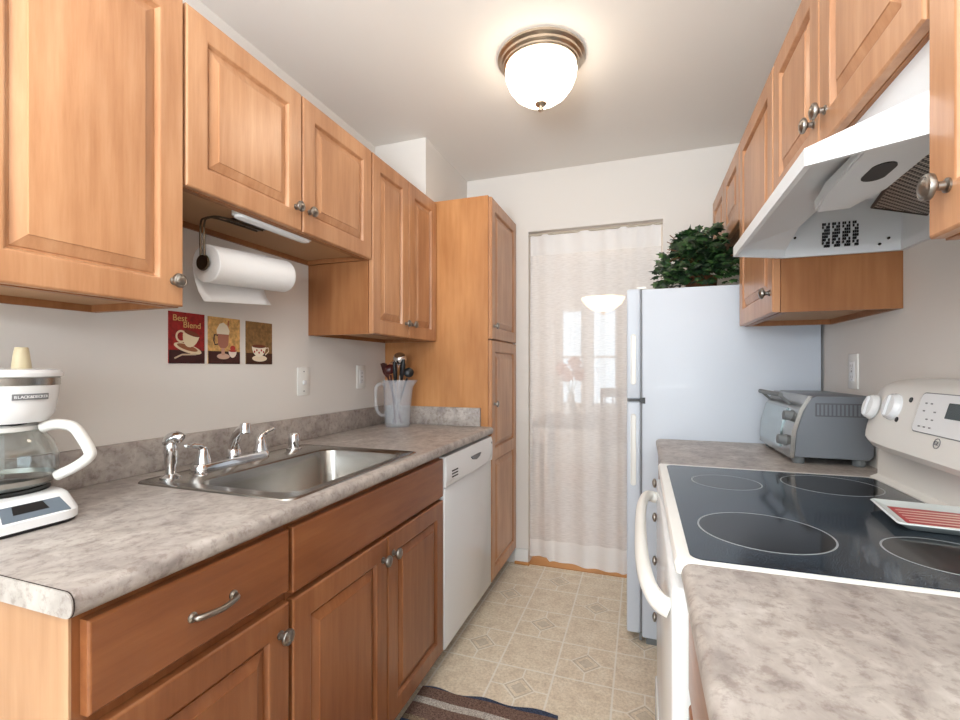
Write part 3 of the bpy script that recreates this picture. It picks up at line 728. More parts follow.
# ------------------------------------------------------------------ paper towels and under-cabinet light
ht = thing('paper_towel_holder', 'dark bronze wire paper towel holder screwed under the short cabinet', 'towel holder', (-1.2, 1.15, 1.688))
M['bronze'] = mat('bronze', (92, 80, 66), 0.3, 1.0)
bm = NB(); box(bm, (-1.225, 1.10, 1.680), (-1.155, 1.215, 1.6895), 0.002)
for y in (1.115, 1.155, 1.195):
    lathe(bm, (-1.17, y, 1.680), (0, 0, -1), [(0.006, 0), (0.005, 0.003), (0.001, 0.004)], 10); lathe(bm, (-1.21, y, 1.680), (0, 0, -1), [(0.006, 0), (0.005, 0.003), (0.001, 0.004)], 10)
obj('bracket', bm, 'bronze', ht, smooth=True)
bm = NB()
for dx in (-0.012, 0.012):
    tube(bm, bez([(-1.19 + dx, 1.20, 1.676), (-1.19 + dx, 1.05, 1.672), (-1.20 + dx * 0.7, 1.012, 1.662), (-1.203 + dx * 0.6, 1.000, 1.640), (-1.203 + dx * 0.6, 1.000, 1.55)], 5), 0.003, 8)
obj('arm', bm, 'bronze', ht, smooth=True)
bm = NB(); lathe(bm, (-1.203, 0.997, 1.530), (0, 1, 0), [(0.001, 0), (0.022, 0.001), (0.024, 0.006), (0.019, 0.008), (0.014, 0.016)], 24); obj('end_disc', bm, 'bronze', ht, smooth=True)
pr = thing('paper_towel_roll', 'white paper towel roll with a loose sheet hanging down', 'paper towels', (-1.203, 1.16, 1.54))
bm = NB(); ax = Vector((0, 0.345, 0.022))
lathe(bm, (-1.203, 1.012, 1.530), ax, [(0.020, 0.004), (0.020, 0), (0.053, 0), (0.0555, 0.002), (0.0555, 0.308), (0.053, 0.31), (0.02, 0.31)], 40)
obj('roll', bm, 'paper', pr, smooth=True)
bm = NB(); loops = []
for i in range(9):
    u = i / 8; y = 1.014 + 0.262 * u; zc = 1.530 + 0.022 * u
    P = []
    for k in range(7):
        a = PI / 2 + PI * 0.5 * k / 6 + 0.0
        P.append((-1.203 + 0.0565 * math.cos(a), y, zc + 0.0565 * math.sin(a)))
    P += [(-1.259, y + 0.002, zc - 0.02), (-1.254, y + 0.004, zc - 0.05), (-1.245, y + 0.008, zc - 0.080), (-1.228, y + 0.012, zc - 0.108)]
    loops.append(P)
loft(bm, loops, False, False, False)
sh = obj('loose_sheet', bm, 'paper', pr, smooth=True)
sm = sh.modifiers.new('s', 'SOLIDIFY'); sm.thickness = 0.0012
ul = thing('under_cabinet_light', 'slim white oval light bar under the short wall cabinet', 'light', (-1.11, 1.19, 1.69))
bm = NB(); loft(bm, [rr(-1.150, -1.104, 1.040, 1.362, 0.022, 1.6895, 6), rr(-1.150, -1.104, 1.040, 1.362, 0.022, 1.676, 6)]); obj('housing', bm, 'plastic', ul, smooth=True)
bm = NB(); loft(bm, [rr(-1.147, -1.107, 1.044, 1.358, 0.0195, 1.676, 6), rr(-1.144, -1.110, 1.048, 1.354, 0.016, 1.669, 6), rr(-1.136, -1.118, 1.06, 1.342, 0.008, 1.666, 6)]); obj('diffuser', bm, 'white', ul, smooth=True)

# ------------------------------------------------------------------ pitcher and utensils
M['frost'] = mat('frosted_plastic', (226, 232, 240), 0.25, alpha=0.24)
PX, PY = -1.213, 2.155
pc = thing('plastic_pitcher', 'translucent plastic pitcher full of utensils in the counter corner', 'pitcher', (PX, PY, 0.9155))
bm = NB()
def pit(r, z, n=32, spout=0.0):
    L = []
    for i in range(n):
        a = 2 * PI * i / n
        rr_ = r * (1 + spout * max(0, math.cos(a - 0.35)) ** 14)
        L.append(Vector((PX + rr_ * math.cos(a), PY + rr_ * math.sin(a), z)))
    return L
loft(bm, [pit(0.062, 0.916), pit(0.066, 0.922), pit(0.070, 1.02), pit(0.076, 1.12, spout=0.05), pit(0.079, 1.160, spout=0.35), pit(0.077, 1.160, spout=0.35), pit(0.074, 1.12, spout=0.05), pit(0.068, 1.02), pit(0.063, 0.925), pit(0.055, 0.921)], True, True)
obj('jug', bm, 'frost', pc, smooth=True)
hv = Vector((-0.55, -0.835, 0))
def hq(r, z): return Vector((PX, PY, 0)) + hv * r + Vector((0, 0, z))
bm = NB(); tube(bm, bez([hq(0.070, 1.135), hq(0.10, 1.142), hq(0.122, 1.125), hq(0.126, 1.07), hq(0.118, 1.01), hq(0.095, 0.982), hq(0.066, 0.985)], 5), 0.008, 10); obj('handle', bm, 'frost', pc, smooth=True)
M['redblack'] = mat('dark_red_nylon', (70, 18, 18), 0.3)
def utensil(name, label, foot, top, hr, hm, headfn, hmm):
    t = thing(name, label, 'utensil', foot, 'utensils standing in the plastic pitcher')
    bm = NB(); tube(bm, [foot, top], hr, 8); obj('shaft', bm, hm, t, smooth=True)
    bm = NB(); headfn(bm, Vector(top), (Vector(top) - Vector(foot)).normalized()); obj('head', bm, hmm, t, smooth=True)
def h_ladle(bm, p, d):
    lathe(bm, p + Vector((0.0, -0.02, 0.012)), (0.3, -0.9, 0.15), [(0.001, 0.018), (0.020, 0.014), (0.032, 0.002), (0.035, -0.012), (0.033, -0.012), (0.029, 0.0), (0.017, 0.011), (0.001, 0.014)], 20)
def h_spoon(bm, p, d):
    v0 = len(bm.verts); lathe(bm, p + d * 0.03, (0.5, -0.85, 0.1), [(0.001, 0.006), (0.018, 0.004), (0.026, -0.001), (0.025, -0.004), (0.001, -0.001)], 18)
def h_turner(bm, p, d):
    x, y, z = frame_for(d)
    u = Vector((0.8, -0.5, 0)).normalized()
    q = [p - u * 0.012, p + u * 0.012, p + d * 0.02 + u * 0.034, p + d * 0.075 + u * 0.034, p + d * 0.08, p + d * 0.075 - u * 0.034, p + d * 0.02 - u * 0.034]
    prism(bm, q, u.cross(d) * 0.003)
def h_grip(bm, p, d):
    tube(bm, [p - d * 0.05, p - d * 0.02, p + d * 0.03, p + d * 0.06], [0.006, 0.010, 0.012, 0.008], 12)
def h_whisk(bm, p, d):
    x, y, z = frame_for(d)
    for k in range(5):
        a = PI * k / 5; e = x * math.cos(a) + y * math.sin(a)
        tube(bm, bez([p, p + d * 0.03 + e * 0.02, p + d * 0.06 + e * 0.024, p + d * 0.078, p + d * 0.06 - e * 0.024, p + d * 0.03 - e * 0.02, p], 5), 0.0012, 5)
Z9 = 0.93
utensil('ladle', 'steel ladle, highest bowl in the pitcher', (PX - 0.01, PY, Z9), (PX + 0.018, PY + 0.005, 1.262), 0.004, 'chrome', h_ladle, 'chrome')
utensil('turner', 'dark red nylon turner leaning left in the pitcher', (PX + 0.02, PY + 0.01, Z9), (PX - 0.050, PY - 0.015, 1.175), 0.005, 'redblack', h_turner, 'redblack')
utensil('slotted_spoon', 'dark red spoon between the turner and the ladle', (PX, PY - 0.02, Z9), (PX - 0.022, PY - 0.035, 1.188), 0.005, 'redblack', h_spoon, 'redblack')
utensil('serving_spoon', 'black round spoon leaning right over the pitcher spout', (PX - 0.03, PY, Z9), (PX + 0.058, PY - 0.005, 1.172), 0.005, 'black', h_spoon, 'black')
utensil('whisk', 'wire whisk standing behind the turner in the pitcher', (PX, PY + 0.02, Z9), (PX - 0.035, PY + 0.03, 1.185), 0.004, 'chrome', h_whisk, 'chrome')
utensil('peeler', 'black handled tool in the middle of the pitcher', (PX + 0.01, PY - 0.02, Z9), (PX + 0.010, PY - 0.045, 1.195), 0.004, 'chrome', h_grip, 'black')
utensil('tongs', 'dark gripped tool standing just right of the ladle', (PX, PY - 0.01, Z9), (PX + 0.04, PY - 0.02, 1.21), 0.004, 'chrome', h_grip, 'black')

# ------------------------------------------------------------------ ceiling lamp
cl = thing('ceiling_light', 'round flush ceiling light with brushed metal ring and white glass bowl', 'ceiling light', (-0.372, 1.787, ZC))
LX, LY = -0.372, 1.787
bm = NB(); lathe(bm, (LX, LY, ZC), (0, 0, -1), [(0.165, 0), (0.169, 0.005), (0.169, 0.012), (0.161, 0.017), (0.158, 0.019), (0.157, 0.027), (0.151, 0.032), (0.148, 0.034), (0.147, 0.040), (0.142, 0.044), (0.137, 0.045), (0.001, 0.045)], 64); obj('ring', bm, 'nickel', cl, smooth=True)
M['bowl'] = mat('lit_glass', (255, 250, 240), 0.3, emit=(255, 236, 212), estr=9.0)
bm = NB(); lathe(bm, (LX, LY, ZC), (0, 0, -1), [(0.001, 0.0455), (0.136, 0.0455), (0.139, 0.058), (0.136, 0.080), (0.124, 0.112), (0.102, 0.142), (0.072, 0.164), (0.036, 0.176), (0.001, 0.179)], 56); obj('glass_bowl', bm, 'bowl', cl, smooth=True)
bm = NB(); lathe(bm, (LX, LY, ZC - 0.1785), (0, 0, -1), [(0.022, 0), (0.023, 0.004), (0.018, 0.010), (0.008, 0.015), (0.007, 0.020), (0.011, 0.025), (0.010, 0.031), (0.001, 0.035)], 24); obj('finial', bm, 'nickel', cl, smooth=True)

# ------------------------------------------------------------------ curtain in the doorway
M['rod'] = mat('curtain_rod', (186, 176, 160), 0.4)
def curtain_mat():
    m = bpy.data.materials.new('sheer'); m.use_nodes = True; n = m.node_tree.nodes; l = m.node_tree.links
    n.clear(); out = n.new('ShaderNodeOutputMaterial')
    d = n.new('ShaderNodeBsdfDiffuse'); d.inputs[0].default_value = lin((244, 245, 246))
    tl = n.new('ShaderNodeBsdfTranslucent'); tl.inputs[0].default_value = lin((244, 244, 244))
    tr = n.new('ShaderNodeBsdfTransparent')
    m1 = n.new('ShaderNodeMixShader'); m1.inputs[0].default_value = 0.30
    l.new(d.outputs[0], m1.inputs[1]); l.new(tl.outputs[0], m1.inputs[2])
    geo = n.new('ShaderNodeNewGeometry'); sep = n.new('ShaderNodeSeparateXYZ'); l.new(geo.outputs['Position'], sep.inputs[0])
    def ma(op, a, b=None):
        x = n.new('ShaderNodeMath'); x.operation = op
        for i, v in enumerate((a, b)):
            if v is None: continue
            if hasattr(v, 'links'): l.new(v, x.inputs[i])
            else: x.inputs[i].default_value = v
        return x.outputs[0]
    # horizontal weave, with denser hems at the top and the foot
    tc = n.new('ShaderNodeMapping'); tc.inputs['Scale'].default_value = (30, 1, 360)
    l.new(geo.outputs['Position'], tc.inputs[0])
    t = n.new('ShaderNodeTexNoise'); t.inputs['Scale'].default_value = 1.0; t.inputs['Detail'].default_value = 3
    l.new(tc.outputs[0], t.inputs['Vector'])
    dens = ma('ADD', ma('MULTIPLY', ma('SUBTRACT', t.outputs[0], 0.5), 0.45), 0.80)
    hem = ma('MAXIMUM', ma('GREATER_THAN', sep.outputs[2], 1.925), ma('LESS_THAN', sep.outputs[2], 0.155))
    dens = ma('ADD', dens, ma('MULTIPLY', hem, 0.22))
    cl_ = n.new('ShaderNodeClamp'); cl_.inputs[1].default_value = 0.0; cl_.inputs[2].default_value = 0.98; l.new(dens, cl_.inputs[0])
    m2 = n.new('ShaderNodeMixShader'); l.new(cl_.outputs[0], m2.inputs[0]); l.new(tr.outputs[0], m2.inputs[1]); l.new(m1.outputs[0], m2.inputs[2])
    l.new(m2.outputs[0], out.inputs[0]); return m
M['sheer'] = curtain_mat()
YCU = YE + 0.024
def fold(x):
    return 0.009 * math.sin(x * 62 + 2.1 * math.sin(x * 9)) + 0.006 * math.sin(x * 27 + 1.3)
bm = NB(); NX = 260; cols = []
for i in range(NX + 1):
    x = DX0 + 0.008 + (DX1 - DX0 - 0.016) * i / NX
    c = []
    for k in range(26):
        u = k / 25
        zb = 0.020 + 0.008 * math.sin(x * 11 + 0.4) + (0.030 if x < -0.54 else 0.0) * max(0, min(1, (-0.54 - x) / 0.02)) 
        z = zb + (2.052 - zb) * u
        amp = 0.25 + 0.75 * (1 - u) + (0.5 if u > 0.93 else 0)
        c.append(bm.verts.new((x + 0.006 * (1 - u) * math.sin(x * 30), YCU + fold(x) * amp, z)))
    cols.append(c)
for A, B in zip(cols, cols[1:]):
    for k in range(25): bm.faces.new((A[k], B[k], B[k + 1], A[k + 1]))
tag(obj('curtain', bm, 'sheer', loc=((DX0 + DX1) / 2, YCU, 0.04), smooth=True), 'sheer cream curtain hanging across the doorway to the next room', 'curtain')
bm = NB(); tube(bm, [(DX0 + 0.001, YCU, 2.055), (DX1 - 0.001, YCU, 2.055)], 0.008, 12)
tag(obj('curtain_rod', bm, 'rod', loc=((DX0 + DX1) / 2, YCU, 2.055), smooth=True), 'thin pale tension rod across the top of the doorway', 'curtain rod')

# things seen through the curtain
pl = thing('pendant_light', 'lit glass bowl pendant lamp seen through the curtain', 'pendant light', (-0.35, 4.6, ZC))
M['pbowl'] = mat('pendant_glass', (255, 236, 200), 0.4, emit=(255, 222, 170), estr=5.5)
bm = NB(); lathe(bm, (-0.35, 4.6, 1.90), (0, 0, -1), [(0.205, 0), (0.200, 0.012), (0.170, 0.060), (0.115, 0.105), (0.050, 0.130), (0.001, 0.136)], 40, cap0=False); obj('shade', bm, 'pbowl', pl, smooth=True)
bm = NB(); lathe(bm, (-0.35, 4.6, 1.765), (0, 0, -1), [(0.02, 0), (0.014, 0.012), (0.02, 0.022), (0.001, 0.034)], 14); tube(bm, [(-0.35, 4.6, 1.78), (-0.35, 4.6, ZC - 0.02)], 0.006, 8); lathe(bm, (-0.35, 4.6, ZC), (0, 0, -1), [(0.06, 0), (0.055, 0.02), (0.01, 0.03)], 20); obj('stem', bm, 'nickel', pl, smooth=True)
tb = thing('dining_table', 'dark dining table beyond the curtain under the pendant lamp', 'table', (-0.5, 4.4, 0))
M['walnut'] = mat('walnut', (122, 90, 72), 0.9, spec=0.05)
bm = NB(); box(bm, (-0.95, 3.85, 0.72), (-0.05, 4.95, 0.75), 0.006); obj('tabletop', bm, 'walnut', tb)
for x in (-0.90, -0.10):
    for y in (3.9, 4.9):
        bm = NB(); prism(bm, [(x - 0.03, y - 0.03, 0.72), (x + 0.03, y - 0.03, 0.72), (x + 0.03, y + 0.03, 0.72), (x - 0.03, y + 0.03, 0.72)], (0, 0, -0.72)); obj('leg', bm, 'walnut', tb)
def chair(x, y, rz, label):
    t = thing('dining_chair', label, 'chair', (x, y, 0), 'dining chairs beyond the curtain')
    R = Matrix.Translation((x, y, 0)) @ Matrix.Rotation(rz, 4, 'Z')
    def part(nm, boxes):
        bm = NB()
        for a, b in boxes: box(bm, a, b, 0.004)
        bmesh.ops.transform(bm, matrix=R, verts=bm.verts); obj(nm, bm, 'walnut', t)
    part('seat', [((-0.22, -0.22, 0.43), (0.22, 0.22, 0.47))])
    part('backrest', [((-0.22, 0.19, 0.90), (0.22, 0.22, 1.0))] + [((-0.17 + k * 0.085 - 0.008, 0.198, 0.47), (-0.17 + k * 0.085 + 0.008, 0.212, 0.90)) for k in range(5)] + [((-0.22, 0.19, 0.47), (-0.19, 0.22, 0.9)), ((0.19, 0.19, 0.47), (0.22, 0.22, 0.9))])
    for a in (-0.2, 0.2):
        for b in (-0.2, 0.2): part('leg', [((a - 0.018, b - 0.018, 0), (a + 0.018, b + 0.018, 0.43))])
chair(-0.18, 5.2, 0.2, 'dark slatted dining chair at the window side of the table')
chair(-1.15, 4.4, PI / 2, 'dark slatted dining chair at the left end of the table')
vz = thing('flower_vase', 'vase of large orange flowers on the dining table behind the curtain', 'vase of flowers', (-0.60, 4.2, 0.75))
bm = NB(); lathe(bm, (-0.60, 4.2, 0.751), (0, 0, 1), [(0.04, 0), (0.055, 0.06), (0.05, 0.14), (0.03, 0.2), (0.036, 0.24), (0.001, 0.24)], 24); obj('vase', bm, 'plastic', vz, smooth=True)
M['orange'] = mat('orange_petals', (246, 150, 96), 0.6); M['green0'] = mat('stem_green', (90, 120, 70), 0.6)
for k, (dx, dy, z) in enumerate(((-0.08, 0.0, 1.22), (0.03, 0.02, 1.27), (0.08, -0.03, 1.17), (-0.02, -0.05, 1.16))):
    bm = NB(); tube(bm, [(-0.60, 4.2, 0.97), (-0.60 + dx, 4.2 + dy, z)], 0.004, 6); st = obj('stem', bm, 'green0', vz)
    bm = NB()
    for r_, zz, nn in ((0.070, 0, 9), (0.048, 0.014, 7), (0.026, 0.026, 5)):
        for q in range(nn):
            a = 2 * PI * q / nn + r_ * 30; e = Vector((math.cos(a), -0.35 * 1, math.sin(a))).normalized(); s_ = Vector((-math.sin(a), 0, math.cos(a)))
            c0 = Vector((-0.60 + dx, 4.2 + dy - zz, z))
            q4 = [c0, c0 + e * r_ * 0.6 + s_ * r_ * 0.42, c0 + e * r_, c0 + e * r_ * 0.6 - s_ * r_ * 0.42]
            prism(bm, q4, (0, 0.003, 0))
    obj('bloom', bm, 'orange', vz)

# ------------------------------------------------------------------ rug
def rug_mat():
    m = mat('striped_rug', (120, 100, 90), 0.95, spec=0.1); n, l, b = nodes(m)
    geo = n.new('ShaderNodeNewGeometry'); sep = n.new('ShaderNodeSeparateXYZ'); l.new(geo.outputs['Position'], sep.inputs[0])
    mr = n.new('ShaderNodeMapRange'); mr.inputs[1].default_value = 1.615; mr.inputs[2].default_value = 1.015; l.new(sep.outputs[1], mr.inputs[0])
    r = n.new('ShaderNodeValToRGB'); r.color_ramp.interpolation = 'CONSTANT'
    st = [(0, (78, 88, 112)), (0.03, (138, 112, 100)), (0.115, (214, 206, 196)), (0.165, (142, 116, 104)), (0.27, (166, 146, 122)), (0.31, (82, 100, 132)), (0.46, (200, 190, 178)), (0.51, (118, 94, 86)), (0.62, (82, 98, 128)), (0.8, (116, 92, 84))]
    e = r.color_ramp.elements
    while len(e) < len(st): e.new(0.5)
    for i, (p, c) in enumerate(st): e[i].position = p; e[i].color = lin(c)
    l.new(mr.outputs[0], r.inputs[0])
    t = noise(n, l, 170, 3, 0.7); r2 = ramp(n, l, t.outputs[0], [(0.35, (165, 160, 160)), (0.65, (255, 255, 255))])
    l.new(mixc(n, l, 1.0, r.outputs[0], r2.outputs[0], 'MULTIPLY'), b.inputs['Base Color'])
    bump(n, l, b, t.outputs[0], 0.5, 0.004)
    return m
M['rug'] = rug_mat()
bm = NB(); NXR = 40; top = []; bot = []
for i in range(NXR + 1):
    u = i / NXR; x = -0.79 + 0.515 * u
    rowt = []; rowb = []
    for k in range(30):
        v = k / 29
        y = 1.597 + 0.022 * u - 1.1 * v + 0.006 * math.sin(u * 17) * (1 - v) ** 4
        z = 0.006 + 0.0016 * math.sin(u * 15 + v * 4) + (0.0015 if v < 0.04 else 0)
        rowt.append(bm.verts.new((x, y, z))); rowb.append(bm.verts.new((x, y, 0.0005)))
    top.append(rowt); bot.append(rowb)
for i in range(NXR):
    for k in range(29):
        bm.faces.new((top[i][k], top[i + 1][k], top[i + 1][k + 1], top[i][k + 1])); bm.faces.new((bot[i][k], bot[i][k + 1], bot[i + 1][k + 1], bot[i + 1][k]))
for i in range(NXR):
    for k in (0, 29): bm.faces.new((top[i][k], bot[i][k], bot[i + 1][k], top[i + 1][k]))
for k in range(29):
    for i in (0, NXR): bm.faces.new((top[i][k], top[i][k + 1], bot[i][k + 1], bot[i][k]))
tag(obj('rug', bm, 'rug', loc=(-0.53, 1.08, 0.0005), smooth=True), 'small striped rug in blue, brown and cream on the tiled floor', 'rug')

# ------------------------------------------------------------------ refrigerator
FY0, FY1 = 2.166, 2.796
fr = thing('refrigerator', 'white top-freezer refrigerator beside the curtained doorway', 'refrigerator', (0.30, 2.48, 0))
bm = NB(); box(bm, (0.003, FY0, 0.03), (0.672, FY1, 1.572), 0.006); obj('cabinet', bm, 'fridge', fr, smooth=True)
for x in (0.02, 0.58):
    for y in (FY0 + 0.01, FY1 - 0.05):
        bm = NB(); box(bm, (x, y, 0.0), (x + 0.07, y + 0.04, 0.03)); obj('foot', bm, 'rubber', fr)
bm = NB(); box(bm, (-0.01, FY0 + 0.01, 0.012), (0.003, FY1 - 0.01, 0.045)); obj('grille', bm, 'rubber', fr)
def handle_recess(bm, z0, z1, x0=-0.046, x1=-0.022, d=0.006):
    # raised oval ring on the side of the door
    def f(i, y, n=6):
        r = (x1 - x0) / 2 - i; cx = (x0 + x1) / 2; P = []
        for k in range(n * 2 + 1):
            a = PI * k / (n * 2); P.append((cx + r * math.cos(a), y, z1 - (x1 - x0) / 2 + r * math.sin(a)))
        for k in range(n * 2 + 1):
            a = PI + PI * k / (n * 2); P.append((cx + r * math.cos(a), y, z0 + (x1 - x0) / 2 + r * math.sin(a)))
        return P
    loft(bm, [f(0, FY0), f(0.001, FY0 - 0.003), f(0.003, FY0 - 0.003), f(0.0045, FY0 - 0.0006)], True, True)
for nm, z0, z1, h0, h1, mname in (('freezer_door', 1.086, 1.576, 1.148, 1.375, 'fridge'), ('door', 0.045, 1.074, 0.70, 1.020, 'fridge')):
    bm = NB(); box(bm, (-0.062, FY0, z0), (-0.004, FY1, z1), 0.008, 3); d = obj(nm, bm, mname, fr, smooth=True)
    bm = NB(); handle_recess(bm, h0, h1); obj('grip', bm, 'plastic', d, smooth=True)
bm = NB(); box(bm, (-0.060, FY0 + 0.002, 1.0745), (0.006, FY1 - 0.01, 1.0855)); box(bm, (-0.004, FY0 + 0.006, 0.05), (0.0028, FY1 - 0.006, 1.57)); obj('gasket', bm, 'greyline', fr)
bm = NB(); prism(bm, [(-0.055, FY0 - 0.002, 1.083), (-0.012, FY0 - 0.002, 1.084), (0.0, FY0 - 0.002, 1.092), (0.016, FY0 - 0.002, 1.093), (0.016, FY0 - 0.002, 1.066), (0.0, FY0 - 0.002, 1.068), (-0.012, FY0 - 0.002, 1.077), (-0.055, FY0 - 0.002, 1.078)], (0, 0.0035, 0)); obj('centre_hinge', bm, 'black', fr)
bm = NB(); box(bm, (-0.02, FY0 + 0.004, 1.5725), (0.02, FY0 + 0.06, 1.585), 0.004); obj('top_hinge', bm, 'plastic', fr)

# ------------------------------------------------------------------ ivy on the refrigerator
iv = thing('potted_ivy', 'bushy green ivy plant in a brown basket on top of the refrigerator', 'plant', (0.27, 2.42, 1.573))
M['basket'] = mat('basket', (120, 74, 48), 0.8)
n, l, b = nodes(M['basket']); t = noise(n, l, 50, 3, 0.6, mscale=(1, 1, 4)); bump(n, l, b, t.outputs[0], 0.8, 0.01)
bm = NB(); lathe(bm, (0.27, 2.44, 1.573), (0, 0, 1), [(0.055, 0), (0.068, 0.045), (0.072, 0.085), (0.068, 0.085), (0.062, 0.075), (0.001, 0.075)], 24); obj('basket', bm, 'basket', iv, smooth=True)
def leaf_mat():
    m = mat('ivy_leaf', (52, 84, 44), 0.42, coat=0.15); n, l, b = nodes(m)
    t = noise(n, l, 26, 3, 0.6)
    r = ramp(n, l, t.outputs[0], [(0.30, (20, 34, 26)), (0.46, (32, 54, 34)), (0.60, (48, 84, 38)), (0.76, (112, 136, 92))])
    l.new(r.outputs[0], b.inputs['Base Color']); return m
M['leaf'] = leaf_mat()
bm = NB(); rnd = random.Random(3)
ivy_shape = [(0, 0), (0.35, -0.12), (0.42, 0.18), (0.78, 0.22), (0.50, 0.50), (0.55, 0.75), (0.22, 0.72), (0, 1.15), (-0.22, 0.72), (-0.55, 0.75), (-0.50, 0.50), (-0.78, 0.22), (-0.42, 0.18), (-0.35, -0.12)]
def leaf(p, d, up, s):
    d = d.normalized(); x = d.cross(up)
    if x.length < 1e-3: x = Vector((1, 0, 0))
    x.normalize(); nn = x.cross(d)
    vs = []
    for a, b_ in ivy_shape:
        vs.append(bm.verts.new(p + x * a * s + d * b_ * s + nn * (-0.25 * abs(a) * s - 0.18 * b_ * b_ * s)))
    c = bm.verts.new(p + d * 0.45 * s + nn * 0.02 * s)
    for i in range(len(vs)):
        bm.faces.new((vs[i], vs[(i + 1) % len(vs)], c))
pc0 = Vector((0.235, 2.40, 1.66))
stems = []
def ok(p): return 0.155 < p.x < 0.35 or (p.z < 1.79 and p.x < 0.52)
for k in range(520):
    a = rnd.uniform(0, 2 * PI); ph = rnd.uniform(-0.25, 1.45)
    r = rnd.uniform(0.2, 1.0) ** 0.5
    e = Vector((math.cos(a) * math.cos(ph) * 0.165, math.sin(a) * math.cos(ph) * 0.19, math.sin(ph) * 0.205)) * r
    p = pc0 + e
    p.x -= 0.0; p.z += 0.35 * max(0, p.x - 0.17) - 0.25 * max(0, 0.17 - p.x)
    if not ok(p) or p.z < 1.60 or p.y < 2.19: continue
    leaf(p, Vector((e.x * 1.0, e.y, rnd.uniform(-0.12, 0.06))) + Vector((rnd.uniform(-.05, .05), rnd.uniform(-.05, .05), 0)), Vector((rnd.uniform(-.6, .6), -0.8 + rnd.uniform(-.5, .5), 0.9)), rnd.uniform(0.028, 0.046))
for k in range(95):   # trailing low leaves at the front edge
    p = Vector((rnd.uniform(0.13, 0.45), rnd.uniform(2.20, 2.30), rnd.uniform(1.600, 1.70)))
    leaf(p, Vector((rnd.uniform(-1, 1), -0.6, rnd.uniform(-0.5, 0.3))), Vector((0, -1, 1)), rnd.uniform(0.020, 0.034))
for v in bm.verts: v.co.z = max(v.co.z, 1.577)
obj('foliage', bm, 'leaf', iv)
bm = NB()
for k in range(16):
    a = rnd.uniform(0, 2 * PI); e = Vector((0.10 * math.cos(a), 0.12 * math.sin(a), rnd.uniform(0.05, 0.16)))
    tube(bm, bez([Vector((0.27, 2.42, 1.65)), pc0 + e * 0.5 + Vector((0, 0, 0.05)), pc0 + e * 1.2], 4), 0.002, 5)
obj('vines', bm, 'basket', iv)

# ------------------------------------------------------------------ right wall cabinets
XR = 0.390   # carcass front, doors reach 0.369
wall_cab('wall_cabinet', 'small two-door maple cabinet above the refrigerator behind the ivy', -1, 2.086, 2.812, 1.815, ZU, XR, WR - 0.001,
         [(2.090, 2.445, None), (2.450, 2.808, None)], [[], []])
wall_cab('wall_cabinet', 'maple wall cabinet with one door between the hood and the refrigerator', -1, 1.585, 2.084, 1.388, ZU, XR, WR - 0.001,
         [(1.589, 2.080, None)], [[(1.622, 1.452)]])
wall_cab('wall_cabinet', 'short two-door maple cabinet directly above the range hood', -1, 0.803, 1.583, 1.704, ZU, XR, WR - 0.001,
         [(0.807, 1.204, None), (1.209, 1.579, None)], [[(1.168, 1.772)], [(1.236, 1.775)]])
wall_cab('wall_cabinet', 'maple wall cabinet nearest the camera on the right with one knob', -1, 0.36, 0.800, 1.396, ZU, XR, WR - 0.001,
         [(0.364, 0.796, None)], [[(0.752, 1.456)]])

# ------------------------------------------------------------------ range hood
hood = thing('range_hood', 'white under-cabinet range hood above the stove', 'range hood', (0.46, 1.19, 1.546))
HY0, HY1, HZ = 0.803, 1.581, 1.546
pb = [(0.392, HY1), (0.252, 1.509), (0.246, 0.868), (0.376, HY0)]     # front corners, far to near
def hl(inset, z, back=WR - 0.001, rise=0.0):
    P = [(back, HY1 - inset), (0.392 + inset * 0.4, HY1 - inset), (0.252 + inset, 1.509 - inset * 0.5), (0.246 + inset, 0.868 + inset * 0.5), (0.376 + inset * 0.4, HY0 + inset), (back, HY0 + inset)]
    return [Vector((x, y, z)) for x, y in P]
bm = NB()
L0 = hl(0, HZ); L1 = hl(0, HZ + 0.028); L1[1].z = L1[4].z = L1[0].z = L1[5].z = HZ + 0.060; L1[2].z = L1[3].z = HZ + 0.028
L2 = [Vector((WR - 0.001, HY1, 1.700)), Vector((0.43, HY1, 1.700)), Vector((0.405, 1.50, 1.700)), Vector((0.405, 0.88, 1.700)), Vector((0.43, HY0, 1.700)), Vector((WR - 0.001, HY0, 1.700))]
L1b = [Vector((WR - 0.001, HY1, HZ + 0.062)), Vector((0.398, HY1, HZ + 0.064)), Vector((0.398, 1.49, HZ + 0.072)), Vector((0.398, 0.88, HZ + 0.072)), Vector((0.398, HY0, HZ + 0.064)), Vector((WR - 0.001, HY0, HZ + 0.062))]
L2 = [Vector((v.x, v.y, 1.7035)) for v in L1b]
I0 = hl(0.010, HZ, WR - 0.012); I1 = hl(0.014, HZ + 0.022, WR - 0.014)
I2 = [Vector((WR - 0.014, HY1 - 0.018, HZ + 0.058)), Vector((0.408, HY1 - 0.018, HZ + 0.058)), Vector((0.408, 1.48, HZ + 0.064)), Vector((0.408, 0.89, HZ + 0.064)), Vector((0.408, HY0 + 0.018, HZ + 0.058)), Vector((WR - 0.014, HY0 + 0.018, HZ + 0.058))]
I3 = [Vector((v.x, v.y, HZ + 0.145)) for v in I2]
loft(bm, [L2, L1b, L1, L0, I0, I1, I2, I3], True, True)
obj('shell', bm, 'hood', hood)
